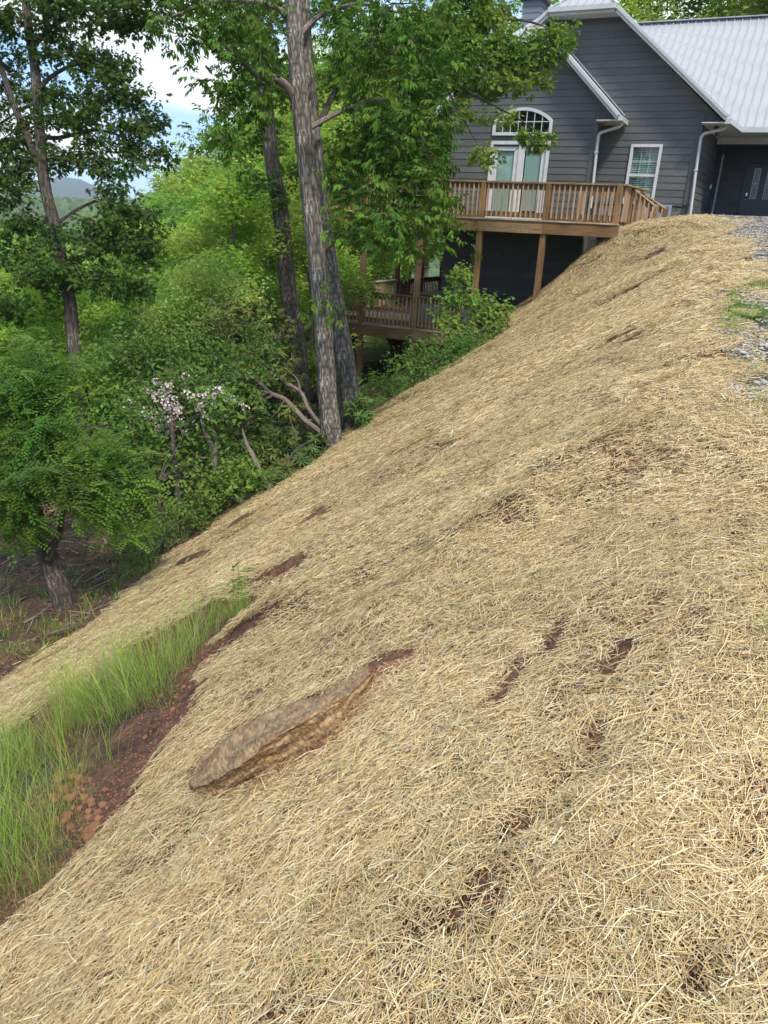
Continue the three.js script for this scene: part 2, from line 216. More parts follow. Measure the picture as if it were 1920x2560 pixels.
function strawPatch(seed, R, n, len, wid, bias, lift, pitch) {
  const f = rng(seed), m = new MB();
  for (let i = 0; i < n; i++) { const r = R * Math.sqrt(f()), a = f() * 6.283; addStraw(m, f, V(r * Math.cos(a), lift * Math.pow(f(), 1.3), r * Math.sin(a)), gauss(f) * bias, mix(len[0], len[1], f() * f()), mix(wid[0], wid[1], f()), gauss(f) * pitch, (f() - 0.5) * 1.8); }
  return m.geo();
}
// boulder and bared soil keep the straw off: outline on the slope
const BARE = [[468, 1985], [476, 1950], [510, 1900], [565, 1850], [643, 1803], [732, 1768], [792, 1750], [852, 1716], [922, 1664], [990, 1638], [1040, 1634], [1005, 1656], [938, 1700], [885, 1785], [835, 1840], [775, 1888], [700, 1918], [615, 1963], [545, 1998], [495, 2000]].map(([x, y]) => { const p = ground(x, y); return [p.x, p.z]; });
function strawAt(px, pz, r) {   // 0 none .. 1 full cover
  const wob = 0.14 * (fbm2(px * 2.3, pz * 2.3, 2) - 0.5) * 2 + 0.05 * (n2(px * 14, pz * 14) - 0.5);
  if (!inPoly(MAT, px + wob, pz + wob)) return px > crestX(pz) - 0.4 && px < crestX(pz) + 1.2 ? 0.2 * sstep(1.2, 0.1, px - crestX(pz)) : 0;
  if (inPoly(GAP, px + wob * 0.5, pz + wob * 0.5)) return 0;
  if (r < 5 && inPoly(BARE, px + 0.03 * (n2(px * 30, pz * 30) - 0.5), pz)) return 0.05;
  let k = 1; for (const [a, b, c, d, w, h] of FOLDS) if (h < 0) { const ux = c - a, uz = d - b, t = clamp(((px - a) * ux + (pz - b) * uz) / (ux * ux + uz * uz)), q = Math.hypot(px - a - ux * t, pz - b - uz * t) / w; if (q < 1.2) k = Math.min(k, mix(0.68, 1, sstep(0.3, 1.1, q))); }
  const wn = sstep(9, 4, r), s1 = -0.2 * px + 0.98 * pz, s2 = 0.98 * px + 0.2 * pz, thin = mix(fbm2(px * 2.3 + 50, pz * 8.5 + 11, 3), fbm2(s1 * 2.2 + 20, s2 * 13 + 3, 3), wn), thin2 = fbm2(px * 0.9 + 5, pz * 2.1 + 31, 2); return k * mix(1, 0.5, sstep(0.6, 0.72, thin)) * mix(1, 0.72, sstep(0.55, 0.7, thin2));
}
const strawTone = (x, z) => { const w = fbm2(x * 0.9 + 70, z * 1.6, 3), q = fbm2(x * 3 + 7, z * 5, 2); return [mix(0.86, 1.1, w) * mix(0.92, 1.06, q), mix(0.84, 1.08, w) * mix(0.92, 1.06, q), mix(0.76, 1.06, w) * mix(0.92, 1.06, q)]; };
{
  const g = thing('straw_mulch', 'pale dry straw spread as a blanket over the whole slope', 'straw', null, 'stuff');
  // nearest straw, strand by strand on the ground itself
  const f = rng(4021), m = new MB(); let n = 0;
  const cell = 0.12; for (let x = -4.6; x < 1.6; x += cell) for (let z = -4.8; z < 0.5; z += cell) {
    const r = Math.hypot(x, z, 1.6); if (r > 4.6) continue; const cx = x + cell / 2, cz = z + cell / 2, v = V(cx, H(cx, cz), cz), dp = -v.dot(CB), sx = v.dot(CR) / Math.max(dp, 0.2); if (dp < 0.4 || Math.abs(sx) > 0.75) continue;
    const nrm = normalAt(cx, cz, 0.1), fr = new THREE.Quaternion().setFromUnitVectors(UP, nrm), down = Math.atan2(-nrm.z, nrm.x), swirl = 1.3 * (fbm2(cx * 1.7, cz * 1.7, 2) - 0.5), spread = 0.4 + 0.85 * n2(cx * 2.2 + 4, cz * 2.2), tone = strawTone(cx, cz), dens = strawAt(cx, cz, r) * (r < 3 ? 31000 : 28000) * cell * cell, cnt = Math.floor(dens + f());
    for (let i = 0; i < cnt; i++) { const sxx = x + f() * cell, szz = z + f() * cell, long = f() < 0.045; if (inPoly(BARE, sxx, szz) && f() < 0.86) continue; addStraw(m, f, V(sxx, H(sxx, szz) + 0.002 + 0.028 * Math.pow(f(), 1.2), szz), (f() < 0.6 ? -1.77 : down) + swirl + gauss(f) * spread, long ? rr(0.1, 0.2, f) : 0.014 + 0.085 * f() * Math.sqrt(f()), 0.001 + 0.0021 * f() * (0.35 + 0.65 * f()) * (long ? 1.2 : 1), gauss(f) * (long ? 0.08 : 0.1), (f() - 0.5) * 1.7, tone, fr); n++; }
  }
  mesh('straw', m.geo(), strawMat, g);
  const kinds = [
    { r: [4.45, 9.5], sp: 0.35, v: [5, 6, 7, 8].map((s) => strawPatch(s, 0.36, 2100, [0.02, 0.13], [0.0016, 0.0036], 0.85, 0.035, 0.11)) },
    { r: [9.4, 30], sp: 0.5, v: [9, 10, 11, 12].map((s) => strawPatch(s, 0.5, 2000, [0.03, 0.17], [0.0028, 0.0058], 0.85, 0.05, 0.12)) },
    { r: [7.5, 26], sp: 0.8, tuft: 1, v: [14, 15].map((s) => strawPatch(s, 0.36, 90, [0.1, 0.3], [0.003, 0.006], 0.5, 0.05, 0.1)) },
  ];
  for (const k of kinds) {
    const lists = k.v.map(() => []);
    for (let x = -8; x < 1.8; x += k.sp) for (let z = -23.4; z < 1.4; z += k.sp) for (let rep = 0; rep < 1; rep++) {
      const px = x + (rand() - 0.5) * k.sp, pz = z + (rand() - 0.5) * k.sp, r = Math.hypot(px, pz, 1.6), pick = rand(), yawR = gauss() * 0.3, sc = rr(0.85, 1.15), flip = rand() < 0.5 ? Math.PI : 0;
      if (r < k.r[0] || r >= k.r[1] || (rep && k.tuft)) continue; const sa = strawAt(px, pz, r); if (rand() > (sa > 0.3 ? Math.max(sa, 0.92) + 0.1 : sa) || sa === 0) continue;
      const n = normalAt(px, pz, 0.2), yaw = Math.atan2(-n.z, n.x) + yawR + flip + 0.9 * (fbm2(px * 0.8, pz * 0.8, 2) - 0.5);
      lists[Math.floor(pick * 997) % lists.length].push({ p: V(px, H(px, pz) + 0.006 + (k.tuft ? 0.012 : 0), pz), q: new THREE.Quaternion().setFromUnitVectors(UP, n).multiply(new THREE.Quaternion().setFromAxisAngle(UP, yaw)), s: sc, c: strawTone(px, pz) });
    }
    lists.forEach((l, i) => instances('straw', k.v[i], strawMat, l, g, null));
  }
}
{ // gravel stones of the drive
  const f = rng(77), stone = (s) => { const g = new THREE.IcosahedronGeometry(s, 0), p = g.attributes.position; const k = {}; for (let i = 0; i < p.count; i++) { const key = [p.getX(i), p.getY(i), p.getZ(i)].map((v) => v.toFixed(4)).join(); k[key] ??= 0.65 + 0.6 * f(); p.setXYZ(i, p.getX(i) * k[key], p.getY(i) * k[key] * 0.6, p.getZ(i) * k[key]); } g.computeVertexNormals(); return g; };
  const patch = (n, R, a, b) => { const out = []; for (let i = 0; i < n; i++) { const s = mix(a, b, f() * f()), g = stone(s), r = R * Math.sqrt(f()), t = f() * 6.28, c = mix(0.14, 0.5, f()); g.rotateY(f() * 6); g.translate(r * Math.cos(t), s * 0.25, r * Math.sin(t)); const n3_ = g.attributes.position.count; g.setAttribute('color', new THREE.Float32BufferAttribute(Array.from({ length: n3_ * 3 }, (_, q) => c * [1, 0.92, 0.8][q % 3]), 3)); out.push(g); } return mergeGeometries(out); };
  const v = [patch(110, 0.28, 0.008, 0.024), patch(110, 0.28, 0.009, 0.03), patch(70, 0.3, 0.012, 0.034)], L = v.map(() => []);
  for (let x = -2; x < 5; x += 0.24) for (let z = -24; z < 1; z += 0.24) { const px = x + rr(-0.1, 0.1), pz = z + rr(-0.1, 0.1), d = px - crestX(pz), k = Math.floor(rand() * 3); if (d < -0.4 || inPoly(MAT, px, pz) || d > 5 || (d < 0.5 && rand() < 0.3)) continue; L[k].push({ p: V(px, H(px, pz) + 0.022, pz), q: quatUp(UP, rand() * 6.28), s: rr(0.8, 1.2) }); }
  const g = thing('gravel', 'loose grey gravel stones on the drive', 'gravel', null, 'stuff');
  L.forEach((l, i) => instances('stones', v[i], std({ vertexColors: true, roughness: 0.9 }), l, g, null));
}
// grass
function grassClump(seed, n, R, len, wid, cols, lean = 0.5) {
  const f = rng(seed), m = new MB();
  for (let i = 0; i < n; i++) {
    const r = R * Math.sqrt(f()), a = f() * 6.283, L = mix(len[0], len[1], f()), w = mix(wid[0], wid[1], f()) / 2, az = a + gauss(f) * 0.7, bendy = lean * (0.4 + f()), c0 = cols[Math.floor(f() * cols.length)], c = c0.map((v) => v * (0.8 + 0.4 * f()));
    let P = V(r * Math.cos(a), -0.03, r * Math.sin(a)), el = 1.45 - 0.25 * f(); const sd = V(-Math.sin(az), 0, Math.cos(az)); const S = 5; let prev = null;
    for (let s = 0; s <= S; s++) { const ww = w * (1 - Math.pow(s / S, 2) * 0.9), l = P.clone().addScaledVector(sd, -ww), q = P.clone().addScaledVector(sd, ww); if (prev) m.quad(prev[0], prev[1], q, l, c); prev = [l, q]; P = P.clone().add(V(Math.cos(az) * Math.cos(el), Math.sin(el), Math.sin(az) * Math.cos(el)).multiplyScalar(L / S)); el -= bendy * (0.25 + s * 0.14); }
  }
  return m.geo();
}
const leafMat = (o = {}) => new THREE.MeshPhysicalMaterial({ vertexColors: true, roughness: 0.55, side: THREE.DoubleSide, transmission: 0.48, thickness: 0, ior: 1.4, specularIntensity: 0.3, ...o });
const GRASS = [[0.26, 0.38, 0.05], [0.36, 0.46, 0.08], [0.16, 0.27, 0.04], [0.42, 0.45, 0.14], [0.5, 0.42, 0.22], [0.22, 0.34, 0.05], [0.3, 0.4, 0.06]];
const grassMat = leafMat({ roughness: 0.85, transmission: 0.4 });
{
  const tall = [21, 22, 23].map((s) => grassClump(s, 34, 0.16, [0.16, 0.7], [0.002, 0.0042], GRASS, 0.5)), L = [[], [], []];
  const put = (x, z, s, c) => L[Math.floor(rand() * 3)].push({ p: V(x, H(x, z), z), q: quatUp(V(-0.12, 1, 0.05).normalize(), rand() * 6.28), s, c });
  for (let i = 0; i < 2500; i++) {
    const x = rr(-5.2, -2.1), z = rr(-5.3, 1.2), q = distLine(GAPN, x, z); if (!inPoly(GAP, x, z)) continue;
    const soil = fbm2(x * 1.4 + 5, z * 1.4 + 2, 2); const near = q < 0.52 + 0.7 * (soil - 0.5) && !(z < -4.3) ; if (near && rand() < (z > -1.95 ? 0.5 : 0.93)) continue; if (q < 0.12) continue;
    const dens = fbm2(x * 2.3 + 60, z * 2.3, 2); if (rand() > 3.2 * (dens - 0.27)) continue;
    put(x, z, rr(0.35, 1.0) * (0.6 + dens) * (near ? 0.5 : 1) * (z < -4.2 ? 0.75 : 1), [1, 1, 1].map(() => rr(0.85, 1.15)));
  }
  const g = thing('tall_grass', 'tall light green grass growing in the bare strip beside the straw', 'grass', null, 'stuff');
  L.forEach((l, i) => instances('blades', tall[i], grassMat, l, g, null));
}
{ // short grass along the drive's edge, at the foot of the slope and sprigs through the straw
  const short = [31, 32].map((s) => grassClump(s, 26, 0.1, [0.08, 0.24], [0.003, 0.006], GRASS.slice(0, 4), 0.5)), L = [[], []];
  const put = (x, z, s) => L[Math.floor(rand() * 2)].push({ p: V(x, H(x, z), z), q: quatUp(UP, rand() * 6.28), s, c: [rr(0.7, 1), rr(0.8, 1.05), rr(0.7, 1)] });
  for (let i = 0; i < 620; i++) { const z = rr(-11.5, -4.4), x = crestX(z) - 0.2 + Math.abs(gauss()) * 0.3; if (!inPoly(MAT, x + 0.05, z) && fbm2(x * 3, z * 1.1 + 8, 2) > 0.44) put(x, z, rr(0.5, 1)); }
  for (let i = 0; i < 700; i++) { const z = rr(-20, -2), x = -6.6 - Math.abs(gauss()) * 1.3; if (!inPoly(MAT, x, z) && fbm2(x * 0.9 + 3, z * 0.9, 2) > 0.48) put(x, z, rr(0.6, 1.4)); }
  for (let i = 0; i < 60; i++) { const x = rr(-4, 0.6), z = rr(-7, -1.2); if (inPoly(MAT, x, z) && !inPoly(GAP, x, z)) put(x, z, rr(0.2, 0.45)); }
  for (let i = 0; i < 40; i++) put(rr(0.25, 0.75), rr(-3.6, -2.2), rr(0.4, 0.8));
  const g = thing('short_grass', 'short green grass at the edges of the straw and the gravel', 'grass', null, 'stuff');
  L.forEach((l, i) => instances('blades', short[i], grassMat, l, g, null));
}

// ───────── house ─────────
const sidingTex = tex(256, 64, (x, y) => { const k = 0.92 + 0.1 * (tn(x, y, 64, 40) - 0.5) + 0.08 * (tn(x, y, 7, 4) - 0.5); return [k, k, k]; });
const sidingMats = [1, 0.9, 1.1].map((k) => std({ color: C(0.118 * k, 0.118 * k, 0.11 * k), roughness: 0.62, map: sidingTex }));
const wallMat = std({ color: C(0.1, 0.101, 0.096), roughness: 0.8 });
const trimDark = std({ color: C(0.1, 0.101, 0.097), roughness: 0.6, map: sidingTex });
const white = std({ color: C(0.64, 0.64, 0.62), roughness: 0.45, map: tex(128, 128, (x, y) => { const k = 0.93 + 0.07 * tn(x, y, 20, 9); return [k, k, k]; }) });
const vinyl = std({ color: C(0.6, 0.6, 0.57), roughness: 0.6 });
const roofMat = new THREE.MeshPhysicalMaterial({ color: C(0.43, 0.435, 0.44), roughness: 0.4, metalness: 0.2, map: tex(128, 256, (x, y) => { const k = 0.9 + 0.08 * tn(x, y, 10, 3) + 0.05 * tn(x, y, 60, 60); return [k, k, k * 1.01]; }) });
const gutterMat = std({ color: C(0.56, 0.57, 0.55), roughness: 0.4, map: white.map });
const glass = new THREE.MeshPhysicalMaterial({ color: C(0.9, 0.96, 0.94), roughness: 0.03, transmission: 1, thickness: 0, ior: 1.45 });
const blindMat = std({ color: C(0.38, 0.46, 0.42), roughness: 0.7 });
const slatMat = std({ color: C(0.5, 0.56, 0.5), roughness: 0.6 });
const stoneTex = tex(256, 256, (x, y) => { const a = tn(x, y, 12, 12), b = tn(x, y, 50, 50), k = 0.55 + 0.4 * a + 0.25 * (b - 0.5); return [k, k * 0.98, k * 0.95]; });
const stoneMats = [[0.2, 0.2, 0.2], [0.26, 0.25, 0.24], [0.16, 0.165, 0.175], [0.24, 0.22, 0.2]].map((c) => std({ color: C(...c), roughness: 0.9, map: stoneTex, bumpMap: stoneTex, bumpScale: 0.01 }));

const house = thing('house', 'dark grey clapboard house with white trim and pale metal roofs above the slope', 'house');
function spanAt(poly, v) { let a = 1e9, b = -1e9; for (let i = 0, j = poly.length - 1; i < poly.length; j = i++) { const [x0, y0] = poly[j], [x1, y1] = poly[i]; if ((y0 <= v && y1 >= v) || (y1 <= v && y0 >= v)) { if (Math.abs(y1 - y0) < 1e-9) { a = Math.min(a, x0, x1); b = Math.max(b, x0, x1); } else { const x = x0 + (x1 - x0) * (v - y0) / (y1 - y0); a = Math.min(a, x); b = Math.max(b, x); } } } return [a, b]; }
// a clapboard wall: backing sheet with its openings, and every lap board a piece of its own
function clapWall(parent, name, o, u, n, poly, holes, v0, vTop, exp = 0.178, mats = sidingMats) {
  const f = rng(Math.round(Math.abs(o.x * 13 + o.z * 7 + poly[0][0] * 5 + v0 * 100)) + 5);
  const s = new THREE.Shape(poly.map(([a, b]) => new THREE.Vector2(a, b)));
  for (const h of holes) { const q = new THREE.Path(); q.moveTo(h[0], h[2]); q.lineTo(h[0], h[3]); q.lineTo(h[1], h[3]); q.lineTo(h[1], h[2]); q.closePath(); s.holes.push(q); }
  const g = new THREE.ExtrudeGeometry(s, { depth: 0.1, bevelEnabled: false }); g.translate(0, 0, -0.101);
  const w = mesh(name, g, wallMat, parent); w.quaternion.setFromRotationMatrix(new THREE.Matrix4().makeBasis(u, UP, n)); w.position.copy(o);
  for (let v = v0, row = 0; v < vTop; v += exp, row++) {
    const cuts = [v, Math.min(v + exp, vTop)]; for (const h of holes) for (const q of [h[2], h[3]]) if (q > v + 0.01 && q < cuts[1] - 0.01) cuts.push(q); cuts.sort((a, b) => a - b);
    for (let c = 0; c < cuts.length - 1; c++) {
      const a = cuts[c], b = cuts[c + 1], [la, ra] = spanAt(poly, a + 1e-4), [lb, rb] = spanAt(poly, b - 1e-4); if (ra - la < 0.05) continue;
      let iv = [[la, ra, lb, rb > lb ? rb : lb + 0.01]];
      for (const h of holes) if (h[2] < (a + b) / 2 && h[3] > (a + b) / 2) iv = iv.flatMap(([p, q, r, t]) => { const out = []; if (h[0] > p + 0.02) out.push([p, Math.min(q, h[0]), r, Math.min(t, h[0])]); if (h[1] < q - 0.02) out.push([Math.max(p, h[1]), q, Math.max(r, h[1]), t]); return out; });
      iv = iv.flatMap(([p, q, r, t]) => { if (Math.min(q, t) - Math.max(p, r) < 4) return [[p, q, r, t]]; const j = Math.max(p, r) + 1.2 + ((row * 1.37) % 2.4); return [[p, j - 0.0015, r, j - 0.0015], [j + 0.0015, q, j + 0.0015, t]]; });
      for (const [p, q, r, t] of iv) {
        const T = (y) => 0.02 - 0.014 * (y - v) / exp, P = (x, y, z) => V(x, y, z), B = [P(p, a, 0), P(q, a, 0), P(q, a, T(a)), P(p, a, T(a)), P(r, b, 0), P(t, b, 0), P(t, b, T(b)), P(r, b, T(b))], m = new MB();
        const uv = [[p / 3, a / 0.7], [q / 3, a / 0.7], [t / 3, b / 0.7], [r / 3, b / 0.7]].map(([x, y]) => [x + row * 0.31, y]);
        m.quad(B[3], B[2], B[6], B[7], undefined, uv).quad(B[0], B[1], B[2], B[3]).quad(B[7], B[6], B[5], B[4]).quad(B[0], B[3], B[7], B[4]).quad(B[2], B[1], B[5], B[6]).quad(B[1], B[0], B[4], B[5]);
        mesh('clapboard', m.geo(), mats[Math.floor(f() * 3) % mats.length], w);
      }
    }
  }
  return w;
}
const X1 = V(1, 0, 0), Z1 = V(0, 0, 1);
const rakeY = (x) => 3.1 + 0.828 * (-1.76 - x);               // underside of the main gable's right rake
const mainTop = [[-2.28, 3.06], [-1.76, 3.07], [-4.88, 5.66], [-6.64, 5.66], [-9.15, 3.55]];
const WIN = [-4.06, -3.22, 1.06, 2.53];
clapWall(house, 'gable_wall', V(0, 0, -23.7), X1, Z1, [[-9.15, 1.05], [-2.28, 1.05], ...mainTop], [WIN], 1.07, 5.66);
// stone footing below the clapboards, built of single stones
{
  const w = mesh('stone_base', boxGeo(6.9, 6, 0.25, 0, 0, 0, 0.002), std({ color: C(0.12, 0.12, 0.115), roughness: 1, map: stoneTex }), house); w.position.set(-5.73, -1.95, -23.85);
  const f = rng(9), cells = []; let x = -4.95; const add = (poly, m) => { const s = new THREE.Shape(poly.map((p) => new THREE.Vector2(...p))), g = new THREE.ExtrudeGeometry(s, { depth: 0.03, bevelEnabled: true, bevelSize: 0.008, bevelThickness: 0.012, bevelSegments: 1 }); const q = mesh('stone', g, m, w); q.position.set(5.73, 1.95, 0.125); };
  for (let row = 0; row < 4; row++) { let x = -4.9 + row * 0.13; const y0 = 0.98 - (row + 1) * 0.3, y1 = y0 + 0.29; while (x < -2.3) { const wd = rr(0.26, 0.55, f), xe = Math.min(x + wd, -2.29), k = rr(-0.07, 0.07, f); if (xe - x > 0.08) add([[x + 0.01, y0 + rr(0, 0.04, f)], [xe - 0.01 + k * 0.3, y0 + rr(0, 0.04, f)], [xe - 0.012 + k, y1 - rr(0, 0.05, f)], [x + (xe - x) * rr(0.3, 0.7, f), y1], [x + 0.012 + rr(0, 0.04, f), y1 - rr(0.01, 0.06, f)]], stoneMats[Math.floor(f() * 4)]); x = xe; } }
  const cap = bar('ledge', V(-4.9, 1.035, -23.69), V(-2.27, 1.035, -23.69), 0.03, 0.05, trimDark, house, UP);
}
bar('corner_board', V(-2.35, 1.05, -23.675), V(-2.35, 3.3, -23.675), 0.14, 0.05, trimDark, house, Z1);
bar('electric_box', V(-2.88, 0.55, -23.64), V(-2.88, 1.03, -23.64), 0.36, 0.12, std({ color: C(0.32, 0.36, 0.4), roughness: 0.5, metalness: 0.3 }), house, Z1, 'grey metal meter box at the wall\'s foot');

// the forward bay with the garden doors
const BZ = -23.1, bayApexX = -7.05, bayRake = (x) => 3.12 + 0.93 * (-4.48 - x);
clapWall(house, 'bay_wall', V(0, 0, BZ), X1, Z1, [[-9.2, 0.2], [-4.92, 0.2], [-4.92, 3.06], [-4.42, 3.07], [-6.38, 4.9], [-7.72, 4.9], [-9.7, 3.07], [-9.2, 3.06]], [[-7.88, -6.28, 0.2, 2.42], [-7.88, -6.28, 2.78, 3.1], [-7.76, -6.4, 3.103, 3.2], [-7.55, -6.61, 3.203, 3.3]], 0.3, 4.9);
clapWall(house, 'lower_wall', V(0, 0, BZ - 0.02), X1, Z1, [[-9.2, -5.2], [-4.92, -5.2], [-4.92, 0.2], [-9.2, 0.2]], [], -5.1, 0.2);
clapWall(house, 'bay_side_wall', V(-4.92, 0, -23.7), V(0, 0, -1), X1, [[-0.6, -2], [0, -2], [0, 3.4], [-0.6, 3.4]], [], 0.3, 3.4);
bar('corner_board', V(-4.99, -2, BZ + 0.012), V(-4.99, 3.35, BZ + 0.012), 0.14, 0.05, trimDark, house, Z1);
clapWall(house, 'left_wall', V(-9.2, 0, 0), V(0, 0, 1), V(-1, 0, 0), [[-33, -5], [-23.1, -5], [-23.1, 3.3], [-33, 3.3]], [], -5, 3.3);
// right side wall towards the porch, its back wall, and the doors
const sideU = V(0.35, 0, -4.8).normalize(), sideN = V(4.8, 0, 0.35).normalize();
clapWall(house, 'side_wall', V(-2.28, 0, -23.7), sideU, sideN, [[0, 1.05], [4.8, 1.05], [4.8, 3.1], [0, 3.1]], [[3.25, 4.3, 1.05, 2.72]], 1.07, 3.1);
{ const g = boxGeo(0.24, 1.4, 3.2, 0, 0, 0, 0.004), m = mesh('stone_base', g, stoneMats[2], house); m.position.set(-2.28 + 0.35 * 0.335 - 0.1, 0.36, -25.3); m.rotation.y = -Math.atan2(0.35, 4.8); }
clapWall(house, 'porch_wall', V(0, 0, -28.5), X1, Z1, [[-2.1, 0.3], [4.5, 0.3], [4.5, 3.05], [-2.1, 3.05]], [[-1.12, -0.2, 0.3, 2.56]], 0.35, 3.05);
const navy = std({ color: C(0.018, 0.026, 0.042), roughness: 0.35 });
{
  const d = mesh('front_door', boxGeo(0.9, 2.0, 0.05), navy, house, 'dark navy front door with two slim leaded lights'); d.position.set(-0.66, 1.55, -28.52);
  for (const x of [-1.15, -0.17]) bar('door_casing', V(x, 0.5, -28.47), V(x, 2.62, -28.47), 0.08, 0.06, navy, house, Z1);
  bar('door_casing', V(-1.19, 2.6, -28.47), V(-0.13, 2.6, -28.47), 0.08, 0.06, navy, house, Z1);
  const came = std({ color: C(0.5, 0.52, 0.48), roughness: 0.3, metalness: 0.7 });
  for (const cx of [-0.19, 0.19]) {
    const p = mesh('light', boxGeo(0.17, 0.88, 0.012), glass, d); p.position.set(cx, 0.41, 0.028);
    const parts = []; for (const [a, b, c, e] of [[-0.085, 0, 0.012, 0.88], [0.085, 0, 0.012, 0.88]]) parts.push(boxGeo(c, e, 0.012, a, b, 0.01, 0.002)); for (const y of [-0.44, 0.44, 0]) parts.push(boxGeo(0.17, 0.012, 0.012, 0, y, 0.01, 0.002));
    for (const y of [-0.21, 0.21]) { const t = new THREE.TorusGeometry(0.1, 0.006, 5, 28); t.scale(0.62, 1.9, 1); t.translate(0, y, 0.012); const t2 = new THREE.TorusGeometry(0.05, 0.005, 5, 20); t2.scale(0.6, 2.2, 1); t2.translate(0, y, 0.012); parts.push(t, t2); }
    const cm = mesh('came', mergeGeometries(parts.map((q) => q.index ? q.toNonIndexed() : q)), came, d); cm.position.set(cx, 0.41, 0.03);
    const pn = mesh('panel', boxGeo(0.24, 0.62, 0.02), navy, d); pn.position.set(cx, -0.55, 0.025);
  }
  const kn = std({ color: C(0.55, 0.54, 0.5), roughness: 0.25, metalness: 0.9 });
  const h1 = mesh('handle', new THREE.SphereGeometry(0.035, 12, 8), kn, d); h1.position.set(-0.385, -0.07, 0.06); const h2 = mesh('handle', boxGeo(0.06, 0.1, 0.03, 0, 0, 0, 0.01), kn, d); h2.position.set(-0.385, 0.09, 0.04);
}
{ const d = mesh('side_door', boxGeo(1.0, 2.0, 0.05), navy, house); const p = V(-2.28, 1.7, -23.7).addScaledVector(sideU, 3.78); d.position.copy(p).addScaledVector(sideN, -0.04); d.rotation.y = Math.atan2(sideN.x, sideN.z);
  const a = V(-2.28, 0.6, -23.7).addScaledVector(sideU, 4.32).addScaledVector(sideN, 0.03); bar('door_casing', a, a.clone().setY(2.76), 0.03, 0.07, vinyl, house, sideN);
  const b = V(-2.28, 0.6, -23.7).addScaledVector(sideU, 3.2).addScaledVector(sideN, 0.02); bar('door_casing', b, b.clone().setY(2.76), 0.12, 0.05, navy, house, sideN);
  const k = mesh('keypad', boxGeo(0.06, 0.12, 0.03), white, house); k.position.copy(V(-2.28, 1.72, -23.7).addScaledVector(sideU, 3.0).addScaledVector(sideN, 0.04)); }

// sash window with blinds
{
  const [a, b, c, d] = WIN, z = -23.7, f = new THREE.Group(); f.name = 'window'; house.add(f);
  bar('frame', V(a + 0.035, c - 0.02, z + 0.02), V(a + 0.035, d, z + 0.02), 0.075, 0.09, white, f, Z1); bar('frame', V(b - 0.035, c - 0.02, z + 0.02), V(b - 0.035, d, z + 0.02), 0.075, 0.09, white, f, Z1);
  bar('frame', V(a, d - 0.005, z + 0.022), V(b, d - 0.005, z + 0.022), 0.075, 0.095, white, f, Z1); bar('frame', V(a, c, z + 0.022), V(b, c, z + 0.022), 0.075, 0.11, white, f, Z1);
  const mid = (c + d) / 2 - 0.02; bar('meeting_rail', V(a + 0.05, mid, z - 0.0), V(b - 0.05, mid, z - 0.0), 0.06, 0.07, white, f, Z1);
  for (const [y0, y1, zz] of [[mid, d - 0.03, z - 0.012], [c + 0.03, mid, z - 0.04]]) { const p = mesh('pane', boxGeo(b - a - 0.14, y1 - y0, 0.005, 0, 0, 0, 0.001), glass, f); p.position.set((a + b) / 2, (y0 + y1) / 2, zz); for (const t of [1 / 3, 2 / 3]) bar('muntin', V(mix(a + 0.07, b - 0.07, t), y0, zz - 0.01), V(mix(a + 0.07, b - 0.07, t), y1, zz - 0.01), 0.016, 0.01, white, f, Z1); bar('muntin', V(a + 0.06, (y0 + y1) / 2, zz - 0.012), V(b - 0.06, (y0 + y1) / 2, zz - 0.012), 0.016, 0.01, white, f, Z1); }
  const sl = []; for (let y = c + 0.02; y < d - 0.05; y += 0.047) { const g = boxGeo(b - a - 0.12, 0.003, 0.048, 0, 0, 0, 0.001); g.rotateX(0.75); g.translate((a + b) / 2, y, z - 0.085); sl.push(g); }
  mesh('blind', mergeGeometries(sl), slatMat, f);
}
// arched transom
{
  const f = new THREE.Group(); f.name = 'arched_window'; house.add(f); const z = BZ + 0.03, x0 = -7.95, x1 = -6.21, y0 = 2.71, ys = 3.1, xc = (x0 + x1) / 2, rise = 0.32, hw = (x1 - x0) / 2, Rr = (hw * hw + rise * rise) / (2 * rise), th = Math.asin(hw / Rr), cy = ys + rise - Rr;
  const out = (off, rev) => { const p = [[x0 + off, y0 + off], [x1 - off, y0 + off]], R2 = Rr - off, xx = hw - off, t2 = Math.asin(xx / R2); for (let i = 0; i <= 24; i++) { const t = t2 - 2 * t2 * i / 24; p.push([xc + R2 * Math.sin(t), cy + R2 * Math.cos(t)]); } return p.map((q) => new THREE.Vector2(...q)); };
  const s = new THREE.Shape(out(0)); s.holes.push(new THREE.Path(out(0.075).reverse())); mesh('frame', new THREE.ExtrudeGeometry(s, { depth: 0.05, bevelEnabled: true, bevelSize: 0.004, bevelThickness: 0.004, bevelSegments: 1 }), white, f).position.z = z - 0.012;
  mesh('pane', new THREE.ExtrudeGeometry(new THREE.Shape(out(0.07)), { depth: 0.006, bevelEnabled: false }), glass, f).position.z = z + 0.002;
  for (let i = 1; i < 7; i++) { const x = mix(x0 + 0.07, x1 - 0.07, i / 7), yt = cy + Math.sqrt((Rr - 0.07) ** 2 - (x - xc) ** 2); bar('muntin', V(x, y0 + 0.06, z + 0.016), V(x, yt, z + 0.016), 0.02, 0.014, white, f, Z1); }
  bar('muntin', V(x0 + 0.06, 3.06, z + 0.017), V(x1 - 0.06, 3.06, z + 0.017), 0.02, 0.014, white, f, Z1);
}
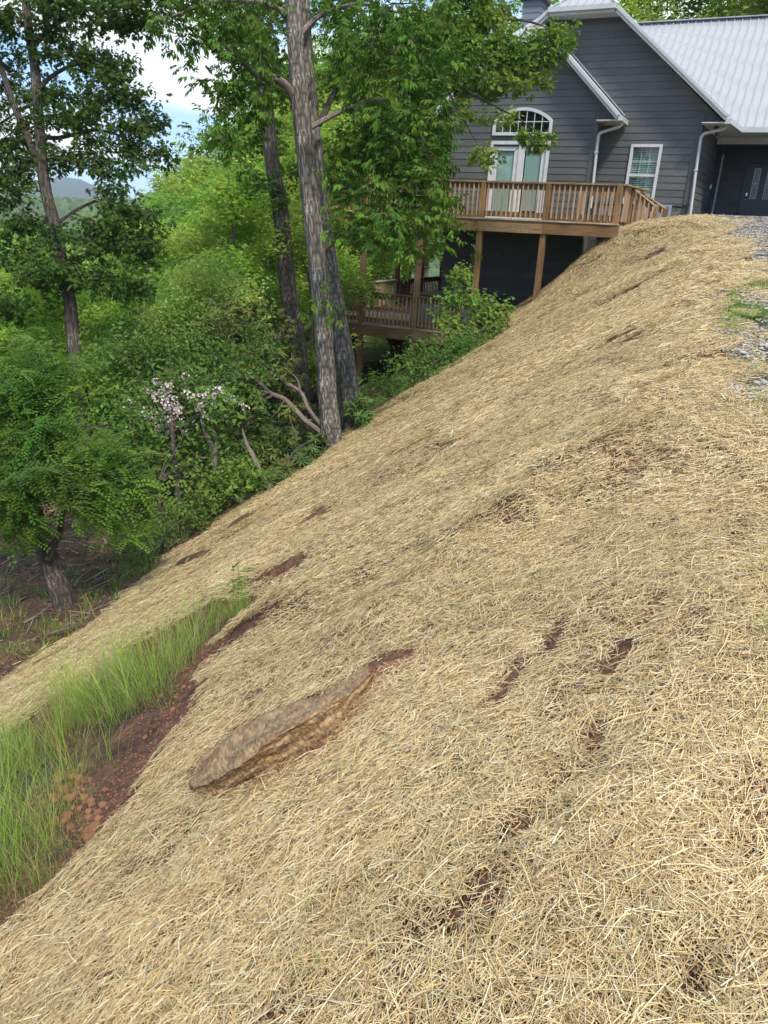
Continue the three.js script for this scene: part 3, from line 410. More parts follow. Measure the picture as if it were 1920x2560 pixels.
// double glazed doors to the deck
{
  const f = new THREE.Group(); f.name = 'french_door'; f.userData.label = 'white double glazed doors with pale green blinds'; house.add(f); const z = BZ, x0 = -7.97, x1 = -6.2, yb = 0.4, yt = 2.49;
  for (const x of [x0 + 0.045, x1 - 0.045]) bar('casing', V(x, yb, z + 0.025), V(x, yt, z + 0.025), 0.09, 0.06, white, f, Z1); bar('casing', V(x0, yt + 0.03, z + 0.026), V(x1, yt + 0.03, z + 0.026), 0.09, 0.065, white, f, Z1);
  const xm = (x0 + x1) / 2; bar('astragal', V(xm, yb, z + 0.01), V(xm, yt - 0.02, z + 0.01), 0.05, 0.06, white, f, Z1);
  for (const [a, b, k] of [[x0 + 0.09, xm - 0.02, 0], [xm + 0.02, x1 - 0.09, 1]]) {
    const leaf = new THREE.Shape(); leaf.moveTo(a, yb); leaf.lineTo(b, yb); leaf.lineTo(b, yt - 0.02); leaf.lineTo(a, yt - 0.02); leaf.closePath(); const h = new THREE.Path(), m = 0.13; h.moveTo(a + m, yb + 0.24); h.lineTo(a + m, yt - 0.17); h.lineTo(b - m, yt - 0.17); h.lineTo(b - m, yb + 0.24); h.closePath(); leaf.holes.push(h);
    const d = mesh('leaf', new THREE.ExtrudeGeometry(leaf, { depth: 0.03, bevelEnabled: true, bevelSize: 0.006, bevelThickness: 0.006, bevelSegments: 1 }), white, f); d.position.z = z - 0.03;
    const gl = mesh('pane', boxGeo(b - a - 2 * m + 0.02, yt - yb - 0.41, 0.006, 0, 0, 0, 0.001), glass, f); gl.position.set((a + b) / 2, (yb + yt) / 2 + 0.035, z - 0.01);
    const lo = k ? yb + 0.31 : yb + 0.22, le = k ? a + m + 0.03 : a + m - 0.02; const bl = mesh('blind', boxGeo(b - m + 0.02 - le, yt - 0.14 - lo, 0.006, 0, 0, 0, 0.001), blindMat, f); bl.position.set((b - m + 0.02 + le) / 2, (yt - 0.14 + lo) / 2, z - 0.06);
    const hd = mesh('handle', new THREE.SphereGeometry(0.03, 10, 8), std({ color: C(0.2, 0.18, 0.14), metalness: 0.8, roughness: 0.3 }), f); hd.position.set(k ? a + 0.06 : b - 0.06, yb + 0.98, z + 0.04);
  }
}
// roofs ----------------------------------------------------------------
function slab(name, pts, th, mat, parent, dir) {   // flat polygon given by its top corners, thickened along dir
  const m = new MB(), lo = pts.map((p) => p.clone().addScaledVector(dir, th)), n = pts.length, uvp = (p) => [p.x, p.z + p.y]; for (let i = 1; i < n - 1; i++) { m.tri(pts[0], pts[i], pts[i + 1], undefined, [uvp(pts[0]), uvp(pts[i]), uvp(pts[i + 1])]); m.tri(lo[0], lo[i + 1], lo[i]); } for (let i = 0; i < n; i++) { const j = (i + 1) % n; m.quad(pts[i], lo[i], lo[j], pts[j]); } return mesh(name, m.geo(), mat, parent);
}
const DN = V(0, -1, 0);
function ribbedPanels(roof, start, end, along, width, count, lenFn) {   // metal sheets with a raised rib; each sheet a piece
  const up = end.clone().sub(start), L = up.length(), d = up.clone().normalize(), n = new THREE.Vector3().crossVectors(along, d).normalize(); if (n.y < 0) n.negate();
  const prof = [[0, 0], [0.01, 0.034], [0.032, 0.034], [0.042, 0], [width * 0.36, 0], [width * 0.37, 0.004], [width * 0.4, 0.004], [width * 0.41, 0], [width * 0.66, 0], [width * 0.67, 0.004], [width * 0.7, 0.004], [width * 0.71, 0], [width, 0]], m = new MB();
  for (let i = 0; i < prof.length - 1; i++) { const [a, h] = prof[i], [b, k] = prof[i + 1]; m.quad(V(a, h, 0), V(a, h, -1), V(b, k, -1), V(b, k, 0), undefined, [[a, 0], [a, 5], [b, 5], [b, 0]]); m.quad(V(a, h, 0), V(b, k, 0), V(b, -0.01, 0), V(a, -0.01, 0)); }
  const g = m.geo(); const bx = new THREE.Matrix4().makeBasis(along, n, d.clone().negate());
  for (let i = 0; i < count; i++) { const [s, e] = lenFn ? lenFn(i) : [0, 1]; if (e - s < 0.02) continue; const p = mesh('roof_panel', g, roofMat, roof); p.quaternion.setFromRotationMatrix(bx); p.position.copy(start).addScaledVector(along, i * width).addScaledVector(up, s).addScaledVector(n, 0.004); p.scale.set(1, 1, L * (e - s)); }
}
{ // main gable roof with its clipped peak
  const roof = new THREE.Group(); roof.name = 'gable_roof'; house.add(roof);
  const cx = -5.8, zf = -23.2, zb = -33, e = V(-1.68, 3.24, zf), c = V(-4.89, 5.83, zf), r = V(cx, 6.58, -24.25), rb = V(cx, 6.58, zb), eb = V(-1.68, 3.24, zb), mir = (p) => V(2 * cx - p.x, p.y, p.z);
  slab('slope', [e, eb, rb, r, c], 0.05, roofMat, roof, DN); slab('slope', [mir(c), mir(r), mir(rb), mir(eb), mir(e)], 0.05, roofMat, roof, DN); slab('hip', [c, r, mir(c)], 0.04, roofMat, roof, DN);
  ribbedPanels(roof, V(mir(c).x, c.y + 0.005, zf), V(mir(c).x, r.y + 0.005, r.z), X1, 0.229, 8, (i) => { const x = mir(c).x + (i + 0.5) * 0.229, t = 1 - Math.abs(x - cx) / (c.x - cx); return [0, clamp(t)]; });
  const fas = (a, b) => { bar('fascia', a, b, 0.03, 0.16, white, roof); const o = V(0, 0.035, 0.045); bar('drip_edge', a.clone().add(o), b.clone().add(o), 0.06, 0.07, gutterMat, roof); };
  const o = V(0, -0.1, 0.015); for (const k of [(p) => p, mir]) { fas(k(e).clone().add(o), k(c).clone().add(o)); bar('hip_cap', k(c).clone().setY(c.y + 0.02), k(r).clone().setY(r.y + 0.03), 0.12, 0.03, gutterMat, roof); slab('soffit', [k(e).clone().setY(3.16), k(c).clone().setY(c.y - 0.09), k(c).clone().setY(c.y - 0.09).setZ(-23.7), k(e).clone().setY(3.16).setZ(-23.7)], 0.02, vinyl, roof, DN); }
  fas(mir(c).add(o), c.clone().add(o)); bar('gutter', mir(c).add(V(0, -0.06, 0.09)), c.clone().add(V(0, -0.06, 0.09)), 0.1, 0.11, gutterMat, roof);
  const sf = []; for (let i = 0; i < 18; i++) { const x = mix(mir(c).x, c.x, (i + 0.5) / 18); sf.push(boxGeo(1.82 / 18 - 0.012, 0.015, 0.5, x, 5.66, -23.45, 0.004)); } for (const g of sf) mesh('soffit_board', g, vinyl, roof);
  slab('soffit', [V(mir(c).x, 5.675, zf), V(c.x, 5.675, zf), V(c.x, 5.675, -23.7), V(mir(c).x, 5.675, -23.7)], 0.004, vinyl, roof, V(0, 1, 0));
  // right eave with its gutter running back to the porch
  const ge = V(-1.62, 3.06, zf + 0.02), gb = V(-1.38, 3.06, -25.05); bar('gutter', ge, gb, 0.12, 0.13, gutterMat, roof); bar('fascia', ge.clone().add(V(-0.075, 0.02, 0)), gb.clone().add(V(-0.075, 0.02, 0)), 0.025, 0.17, white, roof);
  slab('soffit', [V(-2.28, 3.04, zf), V(-1.68, 3.04, zf), V(-1.42, 3.04, -25), V(-2.1, 3.04, -26.3)], 0.02, vinyl, roof, DN); slab('soffit', [V(-2.1, 3.039, -25), V(4.5, 3.039, -25), V(4.5, 3.039, -26.3), V(-2.1, 3.039, -26.3)], 0.02, vinyl, roof, DN);
  const gl = mir(ge), glb = V(gl.x, 3.06, zb); bar('gutter', gl, glb, 0.12, 0.13, gutterMat, roof);
}
{ // bay roof
  const roof = new THREE.Group(); roof.name = 'bay_roof'; house.add(roof);
  const cx = -7.06, zf = -22.7, zb = -23.9, e = V(-4.34, 3.2, zf), c = V(-6.32, 5.03, zf), r = V(cx, 5.72, -23.5), mir = (p) => V(2 * cx - p.x, p.y, p.z);
  for (const k of [(p) => p, mir]) { slab('slope', [k(e), k(V(e.x, e.y, zb)), k(V(cx, r.y, zb)), k(r), k(c)], 0.05, roofMat, roof, DN); const o = V(0, -0.09, 0.015); bar('fascia', k(e).clone().add(o), k(c).clone().add(o), 0.03, 0.16, white, roof); bar('drip_edge', k(e).clone().add(V(0, -0.055, 0.06)), k(c).clone().add(V(0, -0.055, 0.06)), 0.06, 0.07, gutterMat, roof); slab('soffit', [k(e).clone().setY(3.12), k(c).clone().setY(c.y - 0.08), k(c).clone().setY(c.y - 0.08).setZ(BZ), k(e).clone().setY(3.12).setZ(BZ)], 0.02, vinyl, roof, DN);
    bar('flashing', k(V(e.x, e.y + 0.06, -23.62)), k(V(c.x, c.y + 0.06, -23.62)), 0.12, 0.03, roofMat, roof);
    bar('gutter', k(V(e.x + 0.05, 3.08, zf + 0.03)), k(V(e.x + 0.05, 3.08, -23.62)), 0.12, 0.12, gutterMat, roof); slab('soffit', [k(V(-4.92, 3.05, zf)), k(V(e.x, 3.05, zf)), k(V(e.x, 3.05, -23.68)), k(V(-4.92, 3.05, -23.68))], 0.02, vinyl, roof, DN); }
  slab('hip', [c, r, mir(c)], 0.04, roofMat, roof, DN); bar('fascia', mir(c).add(V(0, -0.09, 0.02)), c.clone().add(V(0, -0.09, 0.02)), 0.03, 0.16, white, roof); bar('gutter', mir(c).add(V(0, -0.06, 0.09)), c.clone().add(V(0, -0.06, 0.09)), 0.1, 0.11, gutterMat, roof); slab('soffit', [V(mir(c).x, 4.93, zf), V(c.x, 4.93, zf), V(c.x, 4.93, BZ), V(mir(c).x, 4.93, BZ)], 0.02, vinyl, roof, DN);
}
{ // wing roof behind the porch
  const roof = new THREE.Group(); roof.name = 'wing_roof'; house.add(roof); const s = 0.836, z0 = -24.98, y0 = 3.12, zr = -29.32, yr = y0 + s * (z0 - zr);
  slab('slope', [V(-1.3, y0 - 0.01, z0), V(4.6, y0 - 0.01, z0), V(4.6, yr - 0.01, zr), V(-6.2, yr - 0.01, zr), V(-5.9, yr - 0.12, zr + 0.1)], 0.05, roofMat, roof, DN); slab('slope', [V(-6.2, yr - 0.01, zr - 0.01), V(4.6, yr - 0.01, zr - 0.01), V(4.6, 3, zr - 4.4), V(-6.2, 3, zr - 4.4)], 0.05, roofMat, roof, DN);
  const x0 = -5.9, wd = 0.229; ribbedPanels(roof, V(x0, y0, z0 + 0.04), V(x0, yr, zr), X1, wd, 46, (i) => { const x = x0 + (i + 0.5) * wd; const zs = x > -1.45 ? 0 : clamp((0.12 + 0.807 * (-1.68 - x)) / s / (z0 - zr), 0, 1); return [zs, 1]; });
  bar('ridge_cap', V(-6, yr + 0.02, zr), V(4.6, yr + 0.02, zr), 0.3, 0.03, roofMat, roof); bar('gutter', V(-1.38, 3.06, z0 + 0.09), V(4.6, 3.06, z0 + 0.09), 0.12, 0.13, gutterMat, roof); bar('fascia', V(-1.4, 3.08, z0 + 0.015), V(4.6, 3.08, z0 + 0.015), 0.025, 0.18, white, roof);
}
{ // porch beam of beaded boards and the ceiling behind it
  const b = new THREE.Group(); b.name = 'porch_beam'; house.add(b); for (let x = -2.05; x < 4.5; x += 0.086) { const m = mesh('bead_board', boxGeo(0.08, 0.17, 0.03, 0, 0, 0, 0.004), vinyl, b); m.position.set(x + 0.04, 2.965, -26.31); }
  bar('beam_edge', V(-2.06, 2.875, -26.33), V(4.5, 2.875, -26.33), 0.09, 0.03, white, b); slab('ceiling', [V(-2.1, 2.96, -26.36), V(4.5, 2.96, -26.36), V(4.5, 2.96, -28.5), V(-2.1, 2.96, -28.5)], 0.03, std({ color: C(0.1, 0.1, 0.1), roughness: 0.8 }), house, DN);
  slab('end_wall', [V(4.5, 3.05, -25), V(4.5, 3.05, -33), V(4.5, -1, -33), V(4.5, -1, -25)], 0.1, wallMat, house, V(1, 0, 0)); slab('back_wall', [V(-9.2, 3.3, -33), V(4.5, 3.3, -33), V(4.5, -5, -33), V(-9.2, -5, -33)], 0.1, wallMat, house, V(0, 0, -1));
}
// downspouts: two bends and a long leg, strapped to the wall
function downspout(pts, label) { const d = new THREE.Group(); d.name = 'downspout'; if (label) d.userData.label = label; house.add(d); const cv = new THREE.CatmullRomCurve3(pts, false, 'catmullrom', 0.15); const g = new THREE.TubeGeometry(cv, 60, 0.042, 4, false); mesh('pipe', g, gutterMat, d); for (const t of [0.42, 0.72]) { const p = cv.getPoint(t); const s = mesh('strap', boxGeo(0.1, 0.03, 0.09, 0, 0, 0, 0.002), gutterMat, d); s.position.copy(p); } return d; }
downspout([[1819, 309], [1817, 316], [1806, 323], [1762, 334], [1752, 346], [1740, 424], [1726, 530], [1720, 570]].map(([x, y]) => onZ(x, y, -23.58)));
downspout([[1555, 302], [1554, 312], [1545, 318], [1502, 332], [1496, 340], [1491, 380], [1483, 455], [1476, 520]].map(([x, y]) => onZ(x, y, -23.02)));
{ // chimney clad in the same boards
  const c = house; const pale = [0.2, 0.19, 0.21].map((k) => std({ color: C(k * 0.95, k * 1.05, k * 1.2), roughness: 0.6, map: sidingTex }));
  clapWall(c, 'chimney_wall', V(0, 0, -26.6), X1, Z1, [[-8.55, 3.4], [-7.98, 3.4], [-7.98, 6.95], [-8.55, 6.95]], [], 3.4, 6.95, 0.178, pale); clapWall(c, 'chimney_wall', V(-7.98, 0, -26.6), V(0, 0, -1), X1, [[0, 3.4], [0.8, 3.4], [0.8, 6.95], [0, 6.95]], [], 3.4, 6.95, 0.178, pale);
  const cap = mesh('chimney_cap', boxGeo(0.8, 0.1, 1.05), trimDark, c); cap.position.set(-8.26, 7.0, -27);
}
{ // twin spot and camera under the eave
  const l = new THREE.Group(); l.name = 'security_light'; l.userData.label = 'black camera and spotlight fixed under the eave'; house.add(l); const k = std({ color: C(0.01, 0.01, 0.011), roughness: 0.4 }); const p = V(-1.96, 2.92, -23.75);
  mesh('mount', boxGeo(0.12, 0.1, 0.1, 0, 0, 0, 0.02), k, l).position.copy(p).add(V(0.02, 0.06, 0)); const a = mesh('camera', new THREE.CylinderGeometry(0.05, 0.055, 0.17, 14), k, l); a.position.copy(p).add(V(0.07, -0.05, 0.03)); const b = mesh('spotlight', new THREE.TorusGeometry(0.05, 0.018, 8, 18), k, l); b.position.copy(p).add(V(-0.17, -0.05, 0.08)); bar('arm', p.clone().add(V(-0.13, -0.03, 0.07)), p.clone().add(V(0.02, 0.02, 0.02)), 0.03, 0.03, k, l);
}
base(house, V(-5.7, 0, -28));

// ───────── decks ─────────
const woodA = woodTex([0.4, 0.3, 0.18], [0.66, 0.52, 0.34]), woodB = woodTex([0.45, 0.36, 0.24], [0.7, 0.58, 0.42]), woodC = woodTex([0.35, 0.26, 0.16], [0.59, 0.45, 0.29]);
const timber = [woodA, woodB, woodC].map((m) => std({ map: m, roughness: 0.8, bumpMap: m, bumpScale: 0.002 })); const balMat = std({ map: woodTex([0.54, 0.43, 0.34], [0.8, 0.69, 0.57], false), roughness: 0.8 }), pale = std({ map: woodTex([0.55, 0.46, 0.36], [0.82, 0.74, 0.62]), roughness: 0.85 });
const redWood = std({ map: woodTex([0.26, 0.075, 0.055], [0.42, 0.16, 0.12]), roughness: 0.75 });
let tk = 0; const tm = () => timber[(tk = (tk * 7 + 3) % 11) % 3];
function railing(parent, a, b, floorY, n, opt = {}) {   // one bay of railing between two posts, floor level floorY
  const r = new THREE.Group(); r.name = 'railing'; parent.add(r); const d = b.clone().sub(a).normalize(), out = opt.out ?? V(0, 0, 1), m = opt.mat ?? null, A = a.clone(), B = b.clone(), dy = b.y - a.y;
  bar('top_rail', V(A.x, A.y + floorY + 0.79, A.z), V(B.x, B.y + floorY + 0.79, B.z), 0.04, 0.14, m ?? timber[2], r); bar('bottom_rail', V(A.x, A.y + floorY + 0.12, A.z), V(B.x, B.y + floorY + 0.12, B.z), 0.04, 0.13, m ?? timber[2], r);
  for (let i = 0; i < n; i++) { const t = (i + 0.5) / n, p = A.clone().lerp(B, t).addScaledVector(out, 0.038); bar('baluster', V(p.x, p.y + floorY + 0.06, p.z), V(p.x + rr(-0.004, 0.004), p.y + floorY + 0.855, p.z), 0.036, 0.036, m ?? balMat, r, out); }
  return r;
}
const DZ = -20.1, FU = 0.4, FL = -2.64, PX = [-3.55, -5.3, -7.02, -8.75, -10.48, -12.2];
{
  const deck = thing('upper_deck', 'upper timber deck with baluster railing in front of the white double doors', 'deck');
  PX.forEach((x, i) => { const y0 = i < 1 ? FU - 0.35 : H(x, DZ) - 0.4; bar('post', V(x, y0, DZ), V(x, FU + 0.9, DZ), 0.14, 0.14, tm(), deck, Z1); });
  for (let i = 0; i < 5; i++) { railing(deck, V(PX[i] - 0.07, 0, DZ - 0.01), V(PX[i + 1] + 0.07, 0, DZ - 0.01), FU, 12); const xa = PX[i] + (i ? -0.03 : 0.1), xb = PX[i + 1] - 0.03; bar('rim_beam', V(xa, FU - 0.17, DZ + 0.09), V(xb + 0.003, FU - 0.17, DZ + 0.09), 0.045, 0.29, tm(), deck); bar('floor_edge', V(xa, FU - 0.005, DZ + 0.07), V(xb, FU - 0.005, DZ + 0.07), 0.14, 0.035, pale, deck); }
  bar('cap_rail', V(-3.42, FU + 0.885, DZ), V(-12.3, FU + 0.885, DZ), 0.15, 0.036, timber[1], deck);
  for (let z = DZ - 0.08; z > BZ + 0.1; z -= 0.146) bar('floor_board', V(-3.5, FU, z), V(-12.2, FU, z), 0.14, 0.03, timber[Math.round(-z * 7) % 3], deck);
  for (let x = -3.6; x > -12.2; x -= 0.42) bar('joist', V(x, FU - 0.13, DZ), V(x, FU - 0.13, BZ), 0.04, 0.22, timber[2], deck);
  // right side, opening on a short stair
  bar('side_beam', V(-3.42, FU - 0.17, DZ + 0.09), V(-3.3, FU - 0.17, BZ), 0.045, 0.29, balMat, deck);
  railing(deck, V(-3.47, 0, DZ - 0.08), V(-3.45, 0, DZ - 0.7), FU, 5, { out: V(1, 0, 0) }); bar('cap_rail', V(-3.47, FU + 0.889, DZ + 0.06), V(-3.18, FU + 0.889, -22.2), 0.15, 0.034, timber[1], deck);
  for (const z of [-20.9, -21.86, -22.2]) bar('post', V(-3.38, FU - 0.3, z), V(-3.38, FU + 0.87, z), 0.1, 0.1, tm(), deck, Z1);
  railing(deck, V(-3.36, 0, -21.9), V(-3.3, 0, -23.05), FU, 9, { out: V(1, 0, 0) }); railing(deck, V(-4.9, 0, -22.0), V(-3.45, 0, -22.0), FU, 8); bar('post', V(-4.9, FU, -22.0), V(-4.9, FU + 0.9, -22.0), 0.12, 0.12, tm(), deck, Z1);
  const stair = new THREE.Group(); stair.name = 'stair'; deck.add(stair);
  for (const [z, z2] of [[-20.92, -21.0], [-21.86, -22.0]]) { const x1 = z2 > -21.5 ? -2.78 : -2.66; bar('newel', V(x1, -0.3, z2), V(x1, 0.92, z2), 0.13, 0.13, tm(), stair, Z1); bar('handrail', V(-3.4, FU + 0.88, z), V(x1 + 0.02, 0.87, z2), 0.13, 0.036, pale, stair); bar('under_rail', V(-3.36, FU + 0.78, z), V(x1, 0.76, z2), 0.04, 0.13, timber[2], stair); bar('stringer', V(-3.36, FU - 0.1, z), V(x1, -0.05, z2), 0.04, 0.26, timber[0], stair); for (let i = 0; i < 5; i++) { const t = (i + 0.5) / 5, x = mix(-3.34, x1, t), zz = mix(z, z2, t) + 0.04, yt = mix(FU + 0.84, 0.83, t); bar('baluster', V(x, yt - 0.85, zz), V(x, yt, zz), 0.036, 0.036, balMat, stair, Z1); } }
  for (let i = 0; i < 3; i++) bar('tread', V(-3.25 + i * 0.22, FU - 0.12 - i * 0.15, -20.95), V(-3.25 + i * 0.22, FU - 0.12 - i * 0.15, -21.9), 0.24, 0.035, timber[i % 3], stair);
  base(deck, V(-7.8, -1, -21.5));
}
{
  const deck = thing('lower_deck', 'lower timber deck on red braced posts under the upper deck', 'deck');
  const seg = [[-7.2, -8.75], [-8.75, -10.48], [-10.48, -12.2]];
  for (const [a, b] of seg) { railing(deck, V(a - 0.07, 0, DZ - 0.01), V(b + 0.07, 0, DZ - 0.01), FL, 12); bar('cap_rail', V(a - 0.072, FL + 0.885, DZ), V(b + 0.072, FL + 0.885, DZ), 0.15, 0.036, a === -10.48 ? pale : timber[0], deck); bar('rim_beam', V(a, FL - 0.19, DZ + 0.094), V(b + 0.003, FL - 0.19, DZ + 0.094), 0.045, 0.3, tm(), deck); bar('floor_edge', V(a - 0.08, FL - 0.01, DZ + 0.06), V(b + 0.08, FL - 0.01, DZ + 0.06), 0.15, 0.04, pale, deck); }
  // left side running back along the house
  const LX = -12.2, zz = [DZ, -22.1, -24.1, -26.15, -28.4, -31]; for (let i = 0; i < 5; i++) { const red = i >= 3; railing(deck, V(LX, 0, zz[i] - 0.07), V(LX, 0, zz[i + 1] + 0.07), FL, 15, { out: V(1, 0, 0), mat: red ? redWood : undefined }); bar('cap_rail', V(LX, FL + 0.888, zz[i] - 0.05), V(LX, FL + 0.888, zz[i + 1] + 0.05), 0.15, 0.036, red ? redWood : pale, deck); if (i) bar('post', V(LX, i > 2 ? FL - 0.3 : FL - 0.3, zz[i]), V(LX, i > 2 ? FU + 2.4 : FL + 0.9, zz[i]), 0.14, 0.14, i > 2 ? redWood : tm(), deck, Z1); bar('side_beam', V(LX - 0.05, FL - 0.19, zz[i]), V(LX - 0.05, FL - 0.19, zz[i + 1]), 0.045, 0.3, tm(), deck); }
  railing(deck, V(-12.13, 0, -31), V(-9.3, 0, -31), FL, 22, { mat: redWood }); bar('post', V(-10.3, FL, -30.2), V(-10.3, FU + 2.4, -30.2), 0.14, 0.14, redWood, deck, Z1);
  for (let x = -12.1; x < -7; x += 0.146) bar('floor_board', V(x, FL, DZ + 0.02), V(x, FL, -23.25), 0.14, 0.03, pale, deck); for (let x = -12.1; x < -9.25; x += 0.146) bar('floor_board', V(x, FL + 0.02, -23.27), V(x, FL + 0.02, -31), 0.14, 0.03, redWood, deck);
  bar('floor_edge', V(-12.1, FL + 0.03, -23.25), V(-9.3, FL + 0.03, -23.25), 0.08, 0.05, pale, deck);
  for (let z = -20.6; z > -31; z -= 0.6) bar('joist', V(-12.15, FL - 0.13, z), V(-7.3, FL - 0.13, z), 0.04, 0.2, timber[2], deck);
  // red braced posts below
  for (const [x, z] of [[-10.5, -22.6], [-12.1, -22.6], [-9.0, -22.6], [-12.1, -26.5], [-10.5, -26.5]]) { const y0 = H(x, z) - 0.3; bar('post', V(x, y0, z), V(x, FL - 0.1, z), 0.15, 0.15, redWood, deck, Z1); for (const s of [-1, 1]) bar('brace', V(x, FL - 1.05, z), V(x + s * 0.72, FL - 0.15, z), 0.1, 0.11, redWood, deck); }
  bar('girder', V(-12.2, FL - 0.2, -22.6), V(-8.6, FL - 0.2, -22.6), 0.1, 0.24, redWood, deck); bar('brace', V(-10.48, FL - 1.15, DZ - 0.02), V(-11.3, FL - 0.25, DZ - 0.02), 0.1, 0.12, timber[2], deck); bar('brace', V(-12.2, FL - 1.2, DZ - 0.02), V(-11.6, FL - 0.3, DZ - 0.02), 0.09, 0.1, timber[0], deck);
  base(deck, V(-9.8, -4.4, -24));
}
{ // covered tub on the lower deck
  const t = thing('hot_tub', 'grey hot tub with a dark flat cover on the lower deck', 'hot tub'); const skirt = std({ color: C(0.14, 0.15, 0.16), roughness: 0.6 }), cov = std({ color: C(0.015, 0.022, 0.026), roughness: 0.45 });
  for (let i = 0; i < 12; i++) { const x = -9.25 + i * 0.165; const p = mesh('panel', boxGeo(0.158, 0.72, 0.03, 0, 0, 0, 0.006), skirt, t); p.position.set(x + 0.08, FL + 0.42, -20.85); }
  const b = mesh('shell', boxGeo(1.96, 0.74, 1.9, 0, 0, 0, 0.03), skirt, t); b.position.set(-8.28, FL + 0.42, -21.83); const c = mesh('cover', boxGeo(2.06, 0.1, 2.02, 0, 0, 0, 0.03), cov, t); c.position.set(-8.28, FL + 0.845, -21.83);
  base(t, V(-8.28, FL, -21.8));
}

// ───────── foliage ─────────
function addLeaf(m, o, d, up, L, w, col, fold = 0.2, droop = 0.15) {   // pointed leaf folded on its midrib
  const s = new THREE.Vector3().crossVectors(d, up).normalize(), n = new THREE.Vector3().crossVectors(s, d).normalize();
  const P = (t, x, y) => o.clone().addScaledVector(d, t * L).addScaledVector(s, x * w).addScaledVector(n, y * w - droop * L * t * t);
  const b = P(0, 0, 0), c = P(0.48, 0, -fold), l = P(0.45, 0.5, fold * 0.6), r = P(0.45, -0.5, fold * 0.6), t = P(1, 0, -0.05), c2 = col.map((v) => v * 0.93);
  m.tri(b, l, c, col).tri(l, t, c, col).tri(b, c, r, c2).tri(c, t, r, c2);
}
function addLobed(m, o, d, up, L, w, col, f) {   // lobed oak leaf
  const s = new THREE.Vector3().crossVectors(d, up).normalize(), n = new THREE.Vector3().crossVectors(s, d).normalize(), P = (t, x) => o.clone().addScaledVector(d, t * L).addScaledVector(s, x * w).addScaledVector(n, 0.12 * L * (Math.abs(x) - t * t));
  const half = [[0.08, 0.04], [0.3, 0.46], [0.36, 0.12], [0.62, 0.6], [0.66, 0.15], [0.88, 0.3], [1, 0]], c = P(0.45, 0), c2 = col.map((v) => v * 0.92); let a = P(0, 0), b = P(0, 0);
  for (const [t, x] of half) { const q = P(t, x), r = P(t, -x); m.tri(a, q, c, col); m.tri(c, r, b, c2); a = q; b = r; }
}
const rdir = (f, flat = 1) => { const a = f() * 6.283, y = (f() * 2 - 1) * flat, q = Math.sqrt(Math.max(0, 1 - y * y)); return V(q * Math.cos(a), y, q * Math.sin(a)); };
const tint = (c, f, k = 0.25) => { const q = 1 - k / 2 + k * f(), h = (f() - 0.5) * k * 0.5; return [c[0] * (q + h), c[1] * q, c[2] * (q - h)]; };
